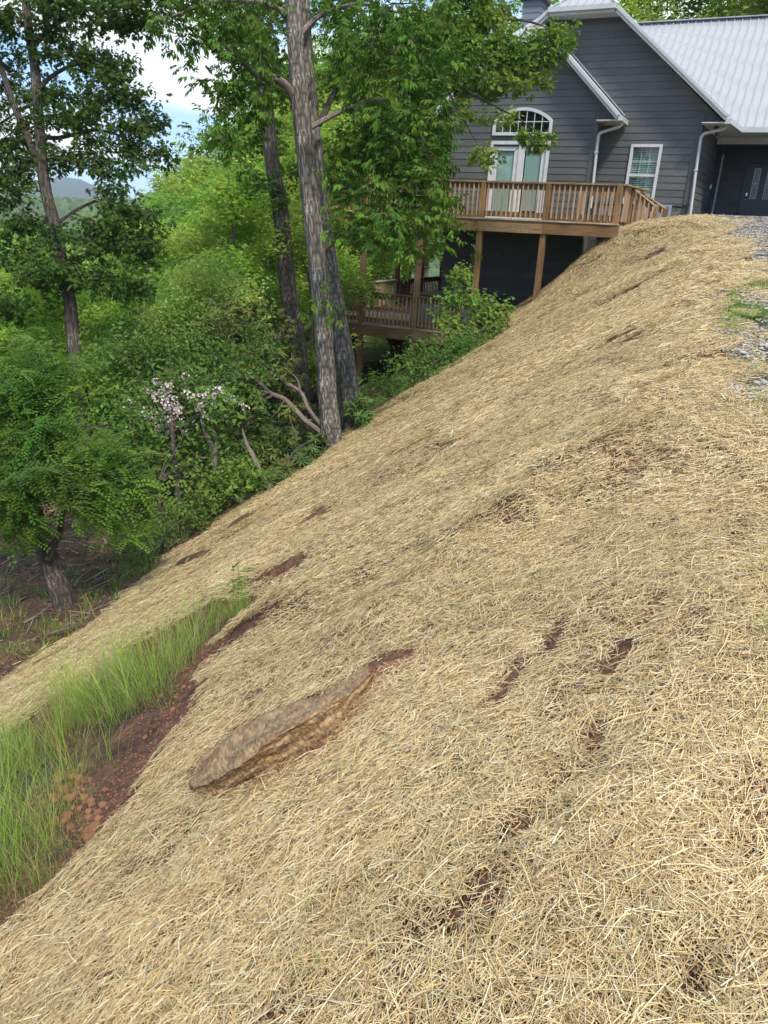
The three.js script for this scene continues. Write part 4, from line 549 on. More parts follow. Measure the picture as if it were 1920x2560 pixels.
const SPRAY = {
  // sprays of compound leaves: pairs of long leaflets and one at the tip
  hickory: (seed, col) => { const f = rng(seed), m = new MB(); for (let k = 0; k < 5; k++) { const d = rdir(f, 0.35); d.y -= 0.25; d.normalize(); const o = d.clone().multiplyScalar(0.05 + 0.18 * f()), c = tint(col, f, 0.75), L = rr(0.085, 0.2, f), dr = rr(0.1, 0.7, f); for (let i = 0; i < 6; i++) { const s = new THREE.Vector3().crossVectors(d, UP).normalize().multiplyScalar(i % 2 ? 1 : -1), ld = i === 5 ? d.clone() : d.clone().multiplyScalar(0.55 + i * 0.12).add(s.multiplyScalar(0.85)); ld.y -= dr * (0.6 + 0.8 * f()); ld.add(rdir(f).multiplyScalar(0.25)); ld.normalize(); addLeaf(m, o.clone().addScaledVector(d, 0.03 + 0.045 * Math.floor(i / 2)), ld, UP, L * (i < 2 ? 0.65 : 1), L * 0.37, tint(c, f, 0.15), 0.16, 0.2); } } return m.geo(); },
  oak: (seed, col) => { const f = rng(seed), m = new MB(); for (let i = 0; i < 15; i++) { const o = rdir(f, 0.5).multiplyScalar(0.2 * Math.sqrt(f())), d = o.clone().normalize().add(rdir(f).multiplyScalar(0.7)); d.y -= 0.25; d.normalize(); const up = rdir(f).add(V(0, 1.3, 0)).normalize(), L = rr(0.09, 0.145, f); addLobed(m, o, d, up, L, L * 0.75, tint(col, f, 0.45), f); } return m.geo(); },
  locust: (seed, col) => { const f = rng(seed), m = new MB(); for (let k = 0; k < 5; k++) { const d = rdir(f, 0.6); d.y -= 0.25; d.normalize(); const c = tint(col, f, 0.7), s = new THREE.Vector3().crossVectors(d, UP).normalize(); for (let i = 0; i < 8; i++) for (const e of [-1, 1]) { const o = d.clone().multiplyScalar(0.04 + i * 0.028).add(V(0, -0.004 * i * i * 0.5, 0)), ld = s.clone().multiplyScalar(e).addScaledVector(d, 0.25).add(V(0, -0.2, 0)).add(rdir(f).multiplyScalar(0.35)).normalize(), L = rr(0.036, 0.054, f), a = o, t = o.clone().addScaledVector(ld, L), n = d.clone().multiplyScalar(0.013); const mid = o.clone().addScaledVector(ld, L * 0.55); m.tri(a, mid.clone().add(n), t, c).tri(a, t, mid.clone().sub(n), c); } } return m.geo(); },
  rhodo: (seed, col) => { const f = rng(seed), m = new MB(); for (let k = 0; k < 2; k++) { const o = rdir(f).multiplyScalar(0.1 * k); for (let i = 0; i < 10; i++) { const a = i / 10 * 6.283 + f() * 0.4, d = V(Math.cos(a), rr(-0.75, 0.35, f), Math.sin(a)).normalize(), L = rr(0.1, 0.16, f); addLeaf(m, o, d, UP, L, L * 0.29, tint(col, f, 0.5), 0.14, 0.1); } } return m.geo(); },
  broad: (seed, col, size = 0.085, R = 0.3, n = 30) => { const f = rng(seed), m = new MB(); for (let i = 0; i < n; i++) { const o = rdir(f).multiplyScalar(R * Math.cbrt(f())), d = rdir(f, 0.6); d.y -= 0.15; const up = rdir(f).add(V(0, 1.1, 0)).normalize(), L = size * rr(0.7, 1.3, f); addLeaf(m, o, d.normalize(), up, L, L * 0.55, tint(col, f, 0.45), 0.12, 0.12); } return m.geo(); },
  wood: (seed, col, size = 0.15, R = 0.5, n = 34) => { const f = rng(seed), m = new MB(); for (let i = 0; i < n; i++) { const o = rdir(f).multiplyScalar(R * Math.cbrt(f())); o.y *= 0.6; const d = rdir(f, 0.5), up = rdir(f).add(V(0, 1.2, 0)).normalize(), L = size * rr(0.7, 1.3, f), s = new THREE.Vector3().crossVectors(d, up).normalize(), c = tint(col, f, 0.4), t = o.clone().addScaledVector(d, L), q = o.clone().addScaledVector(d, L * 0.5), h = s.multiplyScalar(L * 0.3); m.tri(o, q.clone().add(h), t, c).tri(o, t, q.sub(h), c); } return m.geo(); },
  fern: (seed, col) => { const f = rng(seed), m = new MB(); for (let k = 0; k < 9; k++) { const a = k / 9 * 6.283 + f(), L = rr(0.3, 0.5, f); for (let i = 1; i < 12; i++) { const t = i / 12, o = V(Math.cos(a) * L * t, L * (0.9 * t - 0.75 * t * t), Math.sin(a) * L * t); for (const e of [-1, 1]) { const d = V(-Math.sin(a) * e + Math.cos(a) * 0.3, -0.1, Math.cos(a) * e + Math.sin(a) * 0.3).normalize(); addLeaf(m, o, d, UP, 0.13 * (1 - t) + 0.02, 0.03, tint(col, f, 0.3), 0.05, 0.1); } } } return m.geo(); },
};
const sprayCache = {};
const sprays = (kind, col, n = 3, ...rest) => sprayCache[[kind, col, n, rest].join()] ??= Array.from({ length: n }, (_, i) => SPRAY[kind](100 + i * 7 + kind.length, [col[0] * 1.75, col[1] * 1.65, col[2] * 1.35], ...rest));
const leafGloss = leafMat({ roughness: 0.72, transmission: 0.42 }), leafSoft = leafMat({ roughness: 0.85 }), leafThin = leafMat({ roughness: 0.88, transmission: 0.55 });
const barkGrey = std({ map: barkTex([0.2, 0.183, 0.162], [0.61, 0.573, 0.51]), roughness: 0.95, bumpMap: barkBump, bumpScale: 0.02 });
const barkBrown = std({ map: barkTex([0.17, 0.145, 0.125], [0.45, 0.4, 0.35]), roughness: 0.95, bumpMap: barkBump, bumpScale: 0.02 });
const barkPale = std({ map: barkTex([0.34, 0.3, 0.27], [0.62, 0.56, 0.52]), roughness: 0.9, bumpMap: barkBump, bumpScale: 0.008 });
const twigMat = std({ color: C(0.075, 0.06, 0.045), roughness: 0.9 });
// crown: clumps of sprays within ellipsoidal masses, joined to the limbs by twigs
const clumpCache = new Map();
function clumps(geos, per, cr, flat, s) {   // a handful of sprays gathered into one clump, five variants
  const key = geos[0].uuid + [per, cr, flat, s].join(); if (clumpCache.has(key)) return clumpCache.get(key);
  const f = rng(900 + per), out = []; for (let v = 0; v < 5; v++) { const parts = []; for (let j = 0; j < per; j++) { const q = geos[Math.floor(f() * geos.length)].clone(), t = rr(0.8, 1.2, f), w = rr(0.9, 1.12, f), col = q.attributes.color; for (let i = 0; i < col.count; i++) col.setXYZ(i, col.getX(i) * t * w, col.getY(i) * t, col.getZ(i) * t); q.applyMatrix4(new THREE.Matrix4().compose(V(gauss(f) * cr, gauss(f) * cr * flat, gauss(f) * cr), quatUp(V(gauss(f) * 0.35, 1, gauss(f) * 0.35).normalize(), f() * 6.283), V(1, 1, 1).multiplyScalar(s * rr(0.75, 1.25, f)))); parts.push(q); } out.push(mergeGeometries(parts)); }
  clumpCache.set(key, out); return out;
}
function crown(parent, blobs, geos, mat, f, opt = {}) {
  const per = opt.per ?? 14, cl = clumps(geos, per, opt.cr ?? 0.3, opt.flat ?? 0.45, opt.s ?? 1), lists = cl.map(() => []), twigs = [];
  for (const b of blobs) {
    const K = Math.max(1, Math.round(b.n * (opt.thin ?? 1) / per));
    for (let i = 0; i < K; i++) {
      const u = rdir(f).multiplyScalar(Math.cbrt(mix(0.05, 1, f()))), c = V(b.c.x + u.x * b.r[0], b.c.y + u.y * b.r[1], b.c.z + u.z * b.r[2]), hue = rr(0.82, 1.2, f), warm = rr(0.85, 1.2, f);
      const anchor = b.from ?? b.c; if (opt.twigs !== 0 && f() < (opt.twigs ?? 0.6)) { const mid = anchor.clone().lerp(c, 0.55).add(V(gauss(f) * 0.06, 0.08 + gauss(f) * 0.06, gauss(f) * 0.06)), tr = opt.twigR ?? 0.012; twigs.push(tubeGeo([anchor.clone(), mid, c], [tr, tr * 0.7, tr * 0.3], 4, 0, 3)); }
      lists[Math.floor(f() * cl.length)].push({ p: c, q: quatUp(V(gauss(f) * 0.15, 1, gauss(f) * 0.15).normalize(), f() * 6.283), s: rr(0.8, 1.2, f), c: [hue * warm, hue, hue * 0.95] });
    }
  }
  lists.forEach((l, i) => l.length && instances('crown', cl[i], mat, l, parent));
  if (twigs.length) { const t = mesh('twigs', mergeGeometries(twigs), opt.twigMat ?? twigMat, parent); t.userData.kind = 'stuff'; }
}
// masses given as [px, py, radius in px, depth, sprays]
const masses = (list, def) => list.map(([px, py, r, d, n, sy]) => { const c = at(px, py, d), R = r / FPX * d; return { c, r: [R, R * (sy ?? 0.8), R * (def?.deep ?? 1)], n: n ?? 90 }; });
const path = (list, depth) => list.map(([x, y, d]) => at(x, y, d ?? depth));
const HICK = [0.054, 0.122, 0.018], HICKL = [0.06, 0.135, 0.026];

// the big two-stemmed pair in front of the decks
{
  const f = rng(501), t = thing('hickory_tree', 'tall hickory with pale furrowed bark standing nearest the straw edge', 'tree'), D = 14.5;
  const b = ground(829, 1121); const pts = [b.clone().add(V(0, -0.3, 0)), ...path([[829, 1100], [820, 1000], [812, 870], [799, 700], [776, 500], [755, 300], [741, 150], [733, 0], [722, -180], [712, -380]], b.length() / dirAt(829, 1121).length())];
  mesh('trunk', tubeGeo(pts, [0.26, 0.2, 0.185, 0.18, 0.18, 0.178, 0.175, 0.165, 0.16, 0.14, 0.1], 40, 0.016, 26), barkGrey, t);
  const limb = (name, l, r) => mesh(name, tubeGeo(path(l), r, 10, 0.004, 8), barkPale, t);
  limb('limb', [[752, 285, 14.4], [735, 250, 14.2], [715, 215, 14], [690, 198, 13.8], [650, 190, 13.6], [600, 150, 13.2], [540, 90, 12.8]], [0.12, 0.09, 0.08, 0.075, 0.07, 0.045, 0.02]);
  limb('limb', [[800, 640, 14.4], [850, 590, 13.9], [890, 555, 13.5], [960, 540, 13], [1040, 520, 12.7]], [0.05, 0.035, 0.03, 0.02, 0.012]); limb('limb', [[757, 330, 14.5], [850, 280, 15.2], [940, 250, 14.4], [1040, 280, 13.2], [1060, 380, 12.5]], [0.06, 0.045, 0.04, 0.03, 0.015]); limb('limb', [[738, 100, 14.6], [800, 40, 15.4], [900, 10, 14.6], [1000, 60, 13.2]], [0.06, 0.045, 0.04, 0.02]); limb('limb', [[736, 60, 14.4], [690, 20, 13.9], [560, 0, 13], [430, 40, 12.4]], [0.07, 0.05, 0.045, 0.02]);
  const B = masses([[1000, 250, 95, 12.6, 85], [950, 300, 85, 12.9, 70], [1060, 320, 85, 12.5, 80], [1000, 390, 85, 12.6, 75], [1070, 410, 62, 12.4, 46], [900, 330, 60, 13.2, 40], [930, 480, 75, 12.8, 55], [1040, 490, 62, 12.4, 50], [1085, 500, 30, 12.3, 14], [980, 560, 85, 12.4, 76, 0.55], [1060, 565, 50, 12.3, 36, 0.55], [905, 570, 40, 12.8, 18], [960, 585, 30, 12.9, 10], [820, 740, 20, 13.2, 5], [890, 560, 36, 13.3, 18], [890, 430, 36, 13.8, 18],
    [940, 90, 140, 13, 150], [1060, 140, 110, 12.7, 110], [880, 130, 70, 15.2, 50], [1000, 10, 130, 13, 90], [870, 10, 70, 15.4, 50],
    [610, 60, 85, 13, 70], [580, 110, 66, 12.8, 52], [615, 200, 60, 13, 46], [565, 225, 38, 12.8, 22], [640, 270, 40, 13.5, 22], [595, 305, 46, 13, 28], [515, 345, 34, 12.6, 20], [560, 350, 36, 12.8, 20], [470, 20, 70, 12.6, 46], [560, 0, 90, 12.8, 60], [690, 10, 80, 15.8, 40], [415, 70, 30, 12.4, 12], [670, 150, 40, 15.6, 20]]);
  crown(t, B, sprays('hickory', HICK, 4), leafGloss, f, { per: 6, cr: 0.19, flat: 0.75, s: 0.88, thin: 0.68 }); base(t, b);
}
{
  const f = rng(502), t = thing('oak_tree', 'dark oak trunk just behind and touching the hickory by the straw', 'tree');
  const b = ground(884, 1072), D = b.length() / dirAt(884, 1072).length(); const pts = [b.clone().add(V(0, -0.3, 0)), ...path([[882, 1060], [869, 950], [846, 800], [828, 690], [808, 560], [792, 430], [780, 300], [766, 150], [757, 0], [748, -200], [742, -400]], D)];
  mesh('trunk', tubeGeo(pts, [0.3, 0.24, 0.215, 0.195, 0.18, 0.17, 0.165, 0.16, 0.15, 0.14, 0.12, 0.1], 40, 0.018, 26), barkGrey, t);
  const limb = (l, r) => mesh('limb', tubeGeo(path(l), r, 8, 0.003, 8), barkBrown, t);
  limb([[798, 310, 15.4], [860, 200, 15.8], [1000, 120, 15.6], [1150, 60, 15.8], [1300, 50, 15.8], [1400, 80, 15.7]], [0.07, 0.055, 0.05, 0.04, 0.028, 0.01]); limb([[1000, 120, 15.6], [1100, 190, 15.6], [1210, 250, 15.5], [1300, 300, 15.4], [1370, 350, 15.3]], [0.05, 0.035, 0.025, 0.015, 0.006]); limb([[1100, 190, 15.6], [1160, 300, 15.5], [1210, 390, 15.4]], [0.03, 0.016, 0.006]);
  const B = masses([[1160, 30, 75, 15.8, 90], [1100, 90, 75, 15.8, 80], [1235, 40, 50, 15.8, 50], [1210, 120, 60, 15.7, 66], [1290, 120, 40, 15.7, 40], [1360, 95, 30, 15.6, 24], [1405, 80, 22, 15.6, 14], [1350, 145, 42, 15.6, 40], [1410, 125, 18, 15.6, 9], [1300, 175, 36, 15.6, 30], [1345, 200, 20, 15.6, 11], [1220, 210, 42, 15.6, 30], [1170, 190, 50, 15.6, 42], [1300, 225, 24, 15.5, 12], [1275, 305, 16, 15.4, 10], [1310, 335, 18, 15.4, 12], [1352, 352, 16, 15.3, 10], [1245, 290, 14, 15.5, 6], [1212, 385, 14, 15.4, 10], [1180, 290, 20, 15.5, 8], [1228, 405, 10, 15.4, 6], [1080, 60, 90, 15.8, 70], [1060, 220, 50, 15.9, 30], [900, 220, 90, 16.2, 80], [870, 370, 70, 16.2, 60], [920, 420, 80, 16.4, 70], [880, 480, 46, 16.2, 26], [980, 160, 90, 16.2, 80], [840, 60, 80, 16, 60], [950, 330, 80, 16.3, 60]]);
  crown(t, B, sprays('oak', [0.095, 0.165, 0.026], 4), leafSoft, f, { per: 5, cr: 0.12, flat: 0.55, twigs: 0.8, s: 0.85 }); base(t, b);
}
{
  const f = rng(503), t = thing('oak_tree', 'slim dark oak trunk rising behind the rhododendron left of the hickory', 'tree'); const D = 18.5;
  const pts = path([[752, 960], [742, 850], [724, 752], [712, 640], [700, 520], [680, 405], [663, 240], [650, 150], [640, 20], [632, -150]], D), b = V(pts[0].x, H(pts[0].x, pts[0].z), pts[0].z); pts.unshift(b.clone().add(V(0, -0.3, 0)));
  mesh('trunk', tubeGeo(pts, [0.28, 0.24, 0.225, 0.22, 0.21, 0.2, 0.19, 0.175, 0.165, 0.14, 0.1], 28, 0.014, 18), barkBrown, t);
  crown(t, masses([[600, 100, 120, 18.5, 120], [700, 60, 110, 18.5, 100], [720, 200, 70, 18.8, 60], [640, 330, 50, 18.5, 30], [760, 420, 55, 18.8, 40], [680, 470, 40, 18.4, 18], [640, 0, 140, 18.5, 100], [560, 200, 60, 18.6, 40]]), sprays('oak', [0.06, 0.12, 0.02], 4), leafSoft, f, { per: 9, cr: 0.28 }); base(t, b);
}
{ // left oak against the sky
  const f = rng(504), t = thing('oak_tree', 'leaning forked oak at the left edge against the sky', 'tree'); const D = 14;
  const pts = path([[236, 1250], [222, 1145], [204, 983], [187, 879], [174, 752], [152, 648], [134, 555], [112, 463], [99, 330], [88, 174], [70, 60], [58, -120]], D), b = V(pts[0].x, H(pts[0].x, pts[0].z), pts[0].z); pts.unshift(b.clone().add(V(0, -0.3, 0)));
  mesh('trunk', tubeGeo(pts, [0.2, 0.16, 0.145, 0.132, 0.122, 0.118, 0.114, 0.11, 0.106, 0.1, 0.09, 0.08, 0.06], 28, 0.01, 18), barkBrown, t);
  const limb = (l, r) => mesh('limb', tubeGeo(path(l, D), r, 8, 0.003, 8), barkBrown, t);
  limb([[108, 440], [80, 370], [50, 300], [20, 220], [-10, 120], [-40, -40]], [0.075, 0.066, 0.06, 0.055, 0.045, 0.03]); limb([[99, 340], [140, 345], [190, 335], [235, 325], [300, 340], [380, 395]], [0.05, 0.04, 0.035, 0.03, 0.02, 0.006]); limb([[92, 230], [130, 190], [200, 160], [280, 180], [340, 250]], [0.05, 0.04, 0.03, 0.02, 0.008]); limb([[80, 120], [140, 60], [240, 20], [330, 20]], [0.05, 0.04, 0.03, 0.012]); limb([[112, 250], [60, 270], [0, 310]], [0.05, 0.03, 0.02]); limb([[140, 560], [200, 520], [260, 500], [330, 530]], [0.035, 0.028, 0.02, 0.008]); limb([[170, 740], [230, 700], [300, 690]], [0.03, 0.02, 0.008]);
  const B = masses([[60, 60, 90, 14, 90], [160, 40, 80, 13.8, 80], [250, 30, 80, 13.7, 80], [330, 20, 70, 13.6, 70], [400, 10, 50, 13.6, 36], [190, 140, 60, 13.8, 60], [280, 190, 60, 13.7, 60], [340, 240, 36, 13.6, 30], [250, 240, 50, 13.8, 40], [350, 310, 34, 13.6, 24], [390, 300, 26, 13.6, 14], [300, 340, 50, 13.7, 40], [390, 385, 30, 13.6, 20], [350, 400, 34, 13.7, 22], [230, 320, 60, 13.8, 50], [160, 280, 60, 14, 50], [40, 180, 90, 14.2, 80], [30, 330, 80, 14.2, 70], [20, 440, 70, 14.1, 60], [90, 400, 60, 14.2, 40], [170, 400, 50, 14, 34], [250, 420, 46, 13.8, 34], [280, 470, 30, 13.8, 14], [60, 530, 60, 14, 40], [130, 600, 50, 13.9, 30], [30, 620, 60, 14, 36], [310, 500, 32, 13.7, 20], [360, 540, 40, 13.6, 30], [300, 560, 46, 13.6, 34], [230, 600, 60, 13.6, 50], [320, 630, 46, 13.6, 34], [370, 600, 34, 13.6, 20], [180, 680, 60, 13.6, 44], [270, 700, 60, 13.6, 44], [90, 720, 70, 13.7, 46], [340, 720, 40, 13.6, 20], [20, 760, 60, 13.8, 40], [-40, 300, 90, 14, 60], [-40, 550, 80, 14, 50]]);
  crown(t, B, sprays('oak', [0.042, 0.086, 0.016], 4), leafSoft, f, { per: 6, cr: 0.15, flat: 0.4, twigs: 0.9, twigR: 0.01, s: 0.74, thin: 1.2 }); base(t, b);
}
{ // locust leaning over the dirt bench
  const f = rng(505), t = thing('locust_tree', 'leaning locust with fine dark green leaflets on the bare dirt at left', 'tree'); const b = ground(160, 1512), D = b.length() / dirAt(160, 1512).length();
  const pts = [b.clone().add(V(0.02, -0.25, 0)), ...path([[156, 1490], [130, 1420], [100, 1330], [72, 1240], [50, 1150], [40, 1060], [30, 940]], D)];
  mesh('trunk', tubeGeo(pts, [0.19, 0.145, 0.13, 0.12, 0.11, 0.095, 0.08, 0.05], 32, 0.016, 20), barkBrown, t); mesh('limb', tubeGeo(path([[120, 1400], [150, 1330], [160, 1280], [230, 1220], [310, 1230]], D - 0.2), [0.05, 0.04, 0.034, 0.022, 0.01], 10, 0.006, 8), barkBrown, t); mesh('limb', tubeGeo(path([[72, 1240], [120, 1150], [200, 1080], [280, 1060]], D - 0.3), [0.06, 0.04, 0.025, 0.01], 8, 0.004, 8), barkBrown, t);
  const e = D - 0.4, B = masses([[40, 960, 100, e, 120], [120, 970, 70, e, 70], [50, 1080, 100, e, 120], [130, 1080, 66, e - 0.3, 66], [262, 1130, 40, e - 0.3, 30], [300, 1160, 60, e - 0.3, 60], [90, 1180, 90, e - 0.4, 100], [180, 1210, 70, e - 0.4, 76], [270, 1220, 60, e - 0.5, 60], [340, 1220, 40, e - 0.4, 36], [20, 1230, 70, e - 0.2, 70], [240, 1270, 46, e - 0.5, 30], [320, 1290, 45, e - 0.5, 36], [10, 1320, 50, e - 0.3, 30], [-50, 1150, 100, e, 90], [80, 890, 60, e + 0.3, 40]]);
  crown(t, B, sprays('locust', [0.06, 0.13, 0.018], 4), leafThin, f, { per: 4, cr: 0.16, flat: 0.6, twigR: 0.008, s: 1.2, thin: 0.6 }); base(t, b);
}
// rhododendron: bare twisting stems under long leathery leaves
const O4 = (l, d) => l.map(([x, y]) => at(300 + x / 2.552, 650 + y / 2.552, d));
{
  const f = rng(506), t = thing('rhododendron', 'large rhododendron with bare crooked grey stems beside the hickory', 'shrub'), D = 14.2; const stem = (l, r, d = D) => mesh('stem', tubeGeo(O4(l, d), r, 8, 0.004, 8), barkPale, t);
  stem([[1330, 1150], [1300, 1115], [1180, 1020], [1050, 890], [960, 850], [860, 760], [760, 750], [620, 720], [540, 680]], [0.07, 0.055, 0.05, 0.048, 0.042, 0.035, 0.026, 0.016, 0.008]); stem([[1310, 1090], [1290, 1060], [1210, 960], [1150, 840], [1050, 780], [980, 710], [900, 640], [840, 570]], [0.05, 0.045, 0.042, 0.038, 0.034, 0.028, 0.02, 0.008]); stem([[970, 865], [900, 900], [820, 930], [760, 990]], [0.03, 0.022, 0.014, 0.006]); stem([[860, 760], [800, 660], [760, 600], [700, 540]], [0.028, 0.018, 0.012, 0.006]); stem([[1050, 780], [1000, 720], [985, 660], [1010, 600]], [0.022, 0.014, 0.01, 0.006]); stem([[760, 750], [700, 690], [640, 640], [520, 620]], [0.018, 0.013, 0.009, 0.005]);
  for (const [l, r] of [[[[860, 760], [790, 720], [700, 690], [600, 600], [560, 540]], 0.016], [[[980, 710], [940, 620], [890, 520], [870, 470]], 0.016], [[[760, 750], [640, 760], [520, 740], [430, 700]], 0.014], [[[960, 850], [880, 830], [790, 800], [690, 830], [600, 880]], 0.016], [[[1150, 840], [1130, 760], [1060, 690], [1040, 620]], 0.015], [[[700, 690], [640, 640], [620, 560]], 0.009], [[[1050, 890], [1010, 960], [960, 1010]], 0.012], [[[860, 760], [850, 680], [880, 600], [850, 540]], 0.014]]) stem(l, l.map((_, i) => r * (1.2 - i / l.length)), D - 0.35);
  const b = at(300 + 1330 / 2.552, 650 + 1150 / 2.552, D); b.y = H(b.x, b.z);
  const d2 = 12.6; stem([[970, 1490], [955, 1460], [900, 1370], [860, 1270], [810, 1180], [780, 1080]], [0.075, 0.065, 0.055, 0.045, 0.035, 0.015], d2);
  const B = masses([[560, 840, 70, 15.2, 60], [640, 810, 65, 15.3, 60], [690, 850, 46, 15.4, 30], [480, 870, 65, 15, 50], [610, 890, 55, 15.2, 36], [716, 930, 34, 15.2, 16], [730, 1000, 50, 15, 34], [640, 960, 46, 15, 26], [580, 980, 40, 14.9, 22], [770, 1060, 36, 14.8, 26], [690, 1090, 55, 14.6, 36], [620, 1060, 45, 14.4, 22], [650, 1150, 46, 13.8, 26], [730, 1150, 45, 14, 30], [580, 1110, 34, 13.9, 14], [540, 930, 46, 15, 26], [450, 950, 42, 14.8, 22], [680, 1195, 30, 13.2, 12], [560, 800, 30, 13.9, 10], [690, 880, 26, 13.9, 6], [590, 1020, 20, 13.6, 5], [740, 1080, 26, 13.6, 8], [660, 1020, 20, 13.7, 4], [500, 850, 30, 13.9, 8]]);
  crown(t, B, sprays('rhodo', [0.085, 0.115, 0.038], 4), leafGloss, f, { per: 4, cr: 0.17, flat: 0.6, twigs: 1, twigR: 0.011, twigMat: barkPale }); base(t, b);
}
{ // laurel in flower
  const f = rng(507), t = thing('mountain_laurel', 'mountain laurel covered in pale pink blossom left of the rhododendron', 'shrub'), D = 12.4; const stem = (l, r) => mesh('stem', tubeGeo(O4(l, D), r, 8, 0.004, 8), barkPale, t);
  stem([[800, 1570], [780, 1550], [680, 1450], [610, 1320], [590, 1200], [540, 1090], [520, 1040], [440, 1060], [380, 1030]], [0.08, 0.07, 0.065, 0.055, 0.05, 0.038, 0.025, 0.014, 0.006]); stem([[610, 1320], [612, 1200], [610, 1110], [560, 1060], [605, 960]], [0.04, 0.03, 0.022, 0.015, 0.006]); stem([[580, 1265], [520, 1262], [440, 1290], [370, 1350], [330, 1340]], [0.02, 0.016, 0.012, 0.008, 0.003]); stem([[540, 1270], [470, 1245], [400, 1262], [340, 1300], [300, 1310]], [0.014, 0.011, 0.008, 0.006, 0.002]); stem([[470, 1290], [420, 1330], [390, 1360]], [0.009, 0.006, 0.002]); stem([[520, 1130], [460, 1120], [400, 1150]], [0.014, 0.01, 0.004]); stem([[440, 1060], [420, 980], [380, 930]], [0.012, 0.009, 0.004]);
  const b = at(300 + 800 / 2.552, 650 + 1570 / 2.552, D); b.y = H(b.x, b.z);
  const B = masses([[400, 1020, 50, 12.5, 40], [450, 990, 45, 12.6, 34], [350, 1050, 45, 12.4, 34], [430, 1070, 40, 12.4, 26], [520, 1010, 36, 12.6, 24], [500, 1070, 30, 12.5, 14]]);
  crown(t, B, sprays('rhodo', [0.1, 0.16, 0.045], 4), leafGloss, f, { per: 6, cr: 0.16, flat: 0.6, s: 0.62, twigR: 0.006, twigMat: barkPale });
  const bl = new MB(); for (let k = 0; k < 9; k++) { const o = rdir(f).multiplyScalar(0.042); o.y = Math.abs(o.y); const n = o.clone().normalize(), s = new THREE.Vector3().crossVectors(n, V(0.3, 0.2, 1)).normalize(), u = new THREE.Vector3().crossVectors(n, s); for (let i = 0; i < 5; i++) { const a = i / 5 * 6.283, e = (x, r, h) => o.clone().addScaledVector(s, Math.cos(x) * r).addScaledVector(u, Math.sin(x) * r).addScaledVector(n, h), c = tint([0.72, 0.64, 0.6], f, 0.3); bl.tri(o, e(a - 0.6, 0.017, 0.008), e(a + 0.6, 0.017, 0.008), c); } }
  const L = []; for (const [px, py, r, n] of [[395, 1015, 46, 26], [440, 1040, 40, 22], [365, 1040, 30, 12], [440, 985, 36, 14], [410, 970, 20, 8], [520, 1000, 26, 16], [545, 985, 14, 5], [585, 1000, 8, 3], [336, 1085, 6, 3], [430, 1065, 16, 8], [605, 1015, 8, 2], [402, 1075, 8, 3]]) for (let i = 0; i < n; i++) { const p = at(px + gauss(f) * r * 0.8, py + gauss(f) * r * 0.6, 12.25 + gauss(f) * 0.16); L.push({ p, q: quatUp(V(gauss(f) * 0.4 + 0.25, 1, gauss(f) * 0.4 + 0.5).normalize(), f() * 6), s: rr(0.9, 1.5, f), c: [1, rr(0.85, 1.05, f), rr(0.85, 1.05, f)] }); }
  instances('blossom', bl.geo(), leafMat({ roughness: 0.7, transmission: 0.25 }), L, t); base(t, b);
}
// shrubs and saplings: name, label, list of masses, spray kind and colour
function bush(name, label, seed, list, geos, mat, opt, basePx, group) {
  const f = rng(seed), t = thing(name, label, 'shrub', group), B = masses(list), lo = B.reduce((a, b) => (b.c.y < a.c.y ? b : a)), b = V(lo.c.x, H(lo.c.x, lo.c.z), lo.c.z);
  for (const q of B) { const top = q.c, m = b.clone().lerp(top, 0.5).add(V(gauss(f) * 0.1, 0.1, gauss(f) * 0.1)); mesh('stem', tubeGeo([b.clone().add(V(0, -0.15, 0)), m, top.clone()], [0.022, 0.016, 0.006], 5, 0, 5), twigMat, t); q.from = m; }
  crown(t, B, geos, mat, f, opt); return base(t, b);
}
bush('bright_shrub', 'bright yellow-green shrub lit above the rhododendron', 510, [[530, 715, 70, 16.4, 110], [480, 760, 66, 16.3, 90], [590, 765, 55, 16.4, 70], [540, 780, 66, 16.2, 80], [450, 810, 46, 16.2, 40], [620, 790, 34, 16.3, 26]], sprays('broad', [0.25, 0.36, 0.11], 3), leafThin, { per: 9, cr: 0.26 });
bush('sapling', 'leafy sapling standing before the upper deck posts', 511, [[1155, 680, 16, 17.6, 8], [1160, 710, 24, 17.6, 14], [1140, 745, 34, 17.6, 22], [1165, 770, 36, 17.6, 24], [1110, 790, 30, 17.6, 18], [1190, 745, 16, 17.7, 6], [1150, 820, 46, 17.5, 34]], sprays('broad', [0.14, 0.23, 0.055], 3, 0.11, 0.2, 10), leafThin, { per: 5, cr: 0.14 });
bush('sapling', 'small leafy sapling at the straw edge right of the deck bush', 512, [[1218, 745, 12, 17.8, 5], [1225, 775, 22, 17.8, 10], [1250, 780, 18, 17.8, 8], [1262, 755, 12, 17.9, 5], [1215, 810, 34, 17.6, 26], [1250, 815, 24, 17.7, 16]], sprays('broad', [0.14, 0.23, 0.055], 3, 0.11, 0.2, 10), leafThin, { per: 5, cr: 0.13 });
bush('deck_bush', 'dense dark green bush below the lower deck railing', 513, [[1095, 885, 36, 17, 36], [1150, 880, 34, 17, 34], [1050, 925, 32, 16.8, 30], [1105, 935, 34, 16.4, 30], [1190, 855, 24, 17.2, 16], [1000, 960, 28, 16.4, 22]], sprays('broad', [0.08, 0.16, 0.035], 3), leafSoft, { per: 8, cr: 0.18, s: 0.9 });
bush('laurel_shrub', 'glossy-leaved shrub at the right foot of the oak trunk', 514, [[905, 1012, 20, 15, 8], [930, 1012, 20, 15.2, 8], [910, 1035, 20, 14.8, 8]], sprays('rhodo', [0.1, 0.17, 0.045], 4), leafGloss, { per: 5, cr: 0.16 });
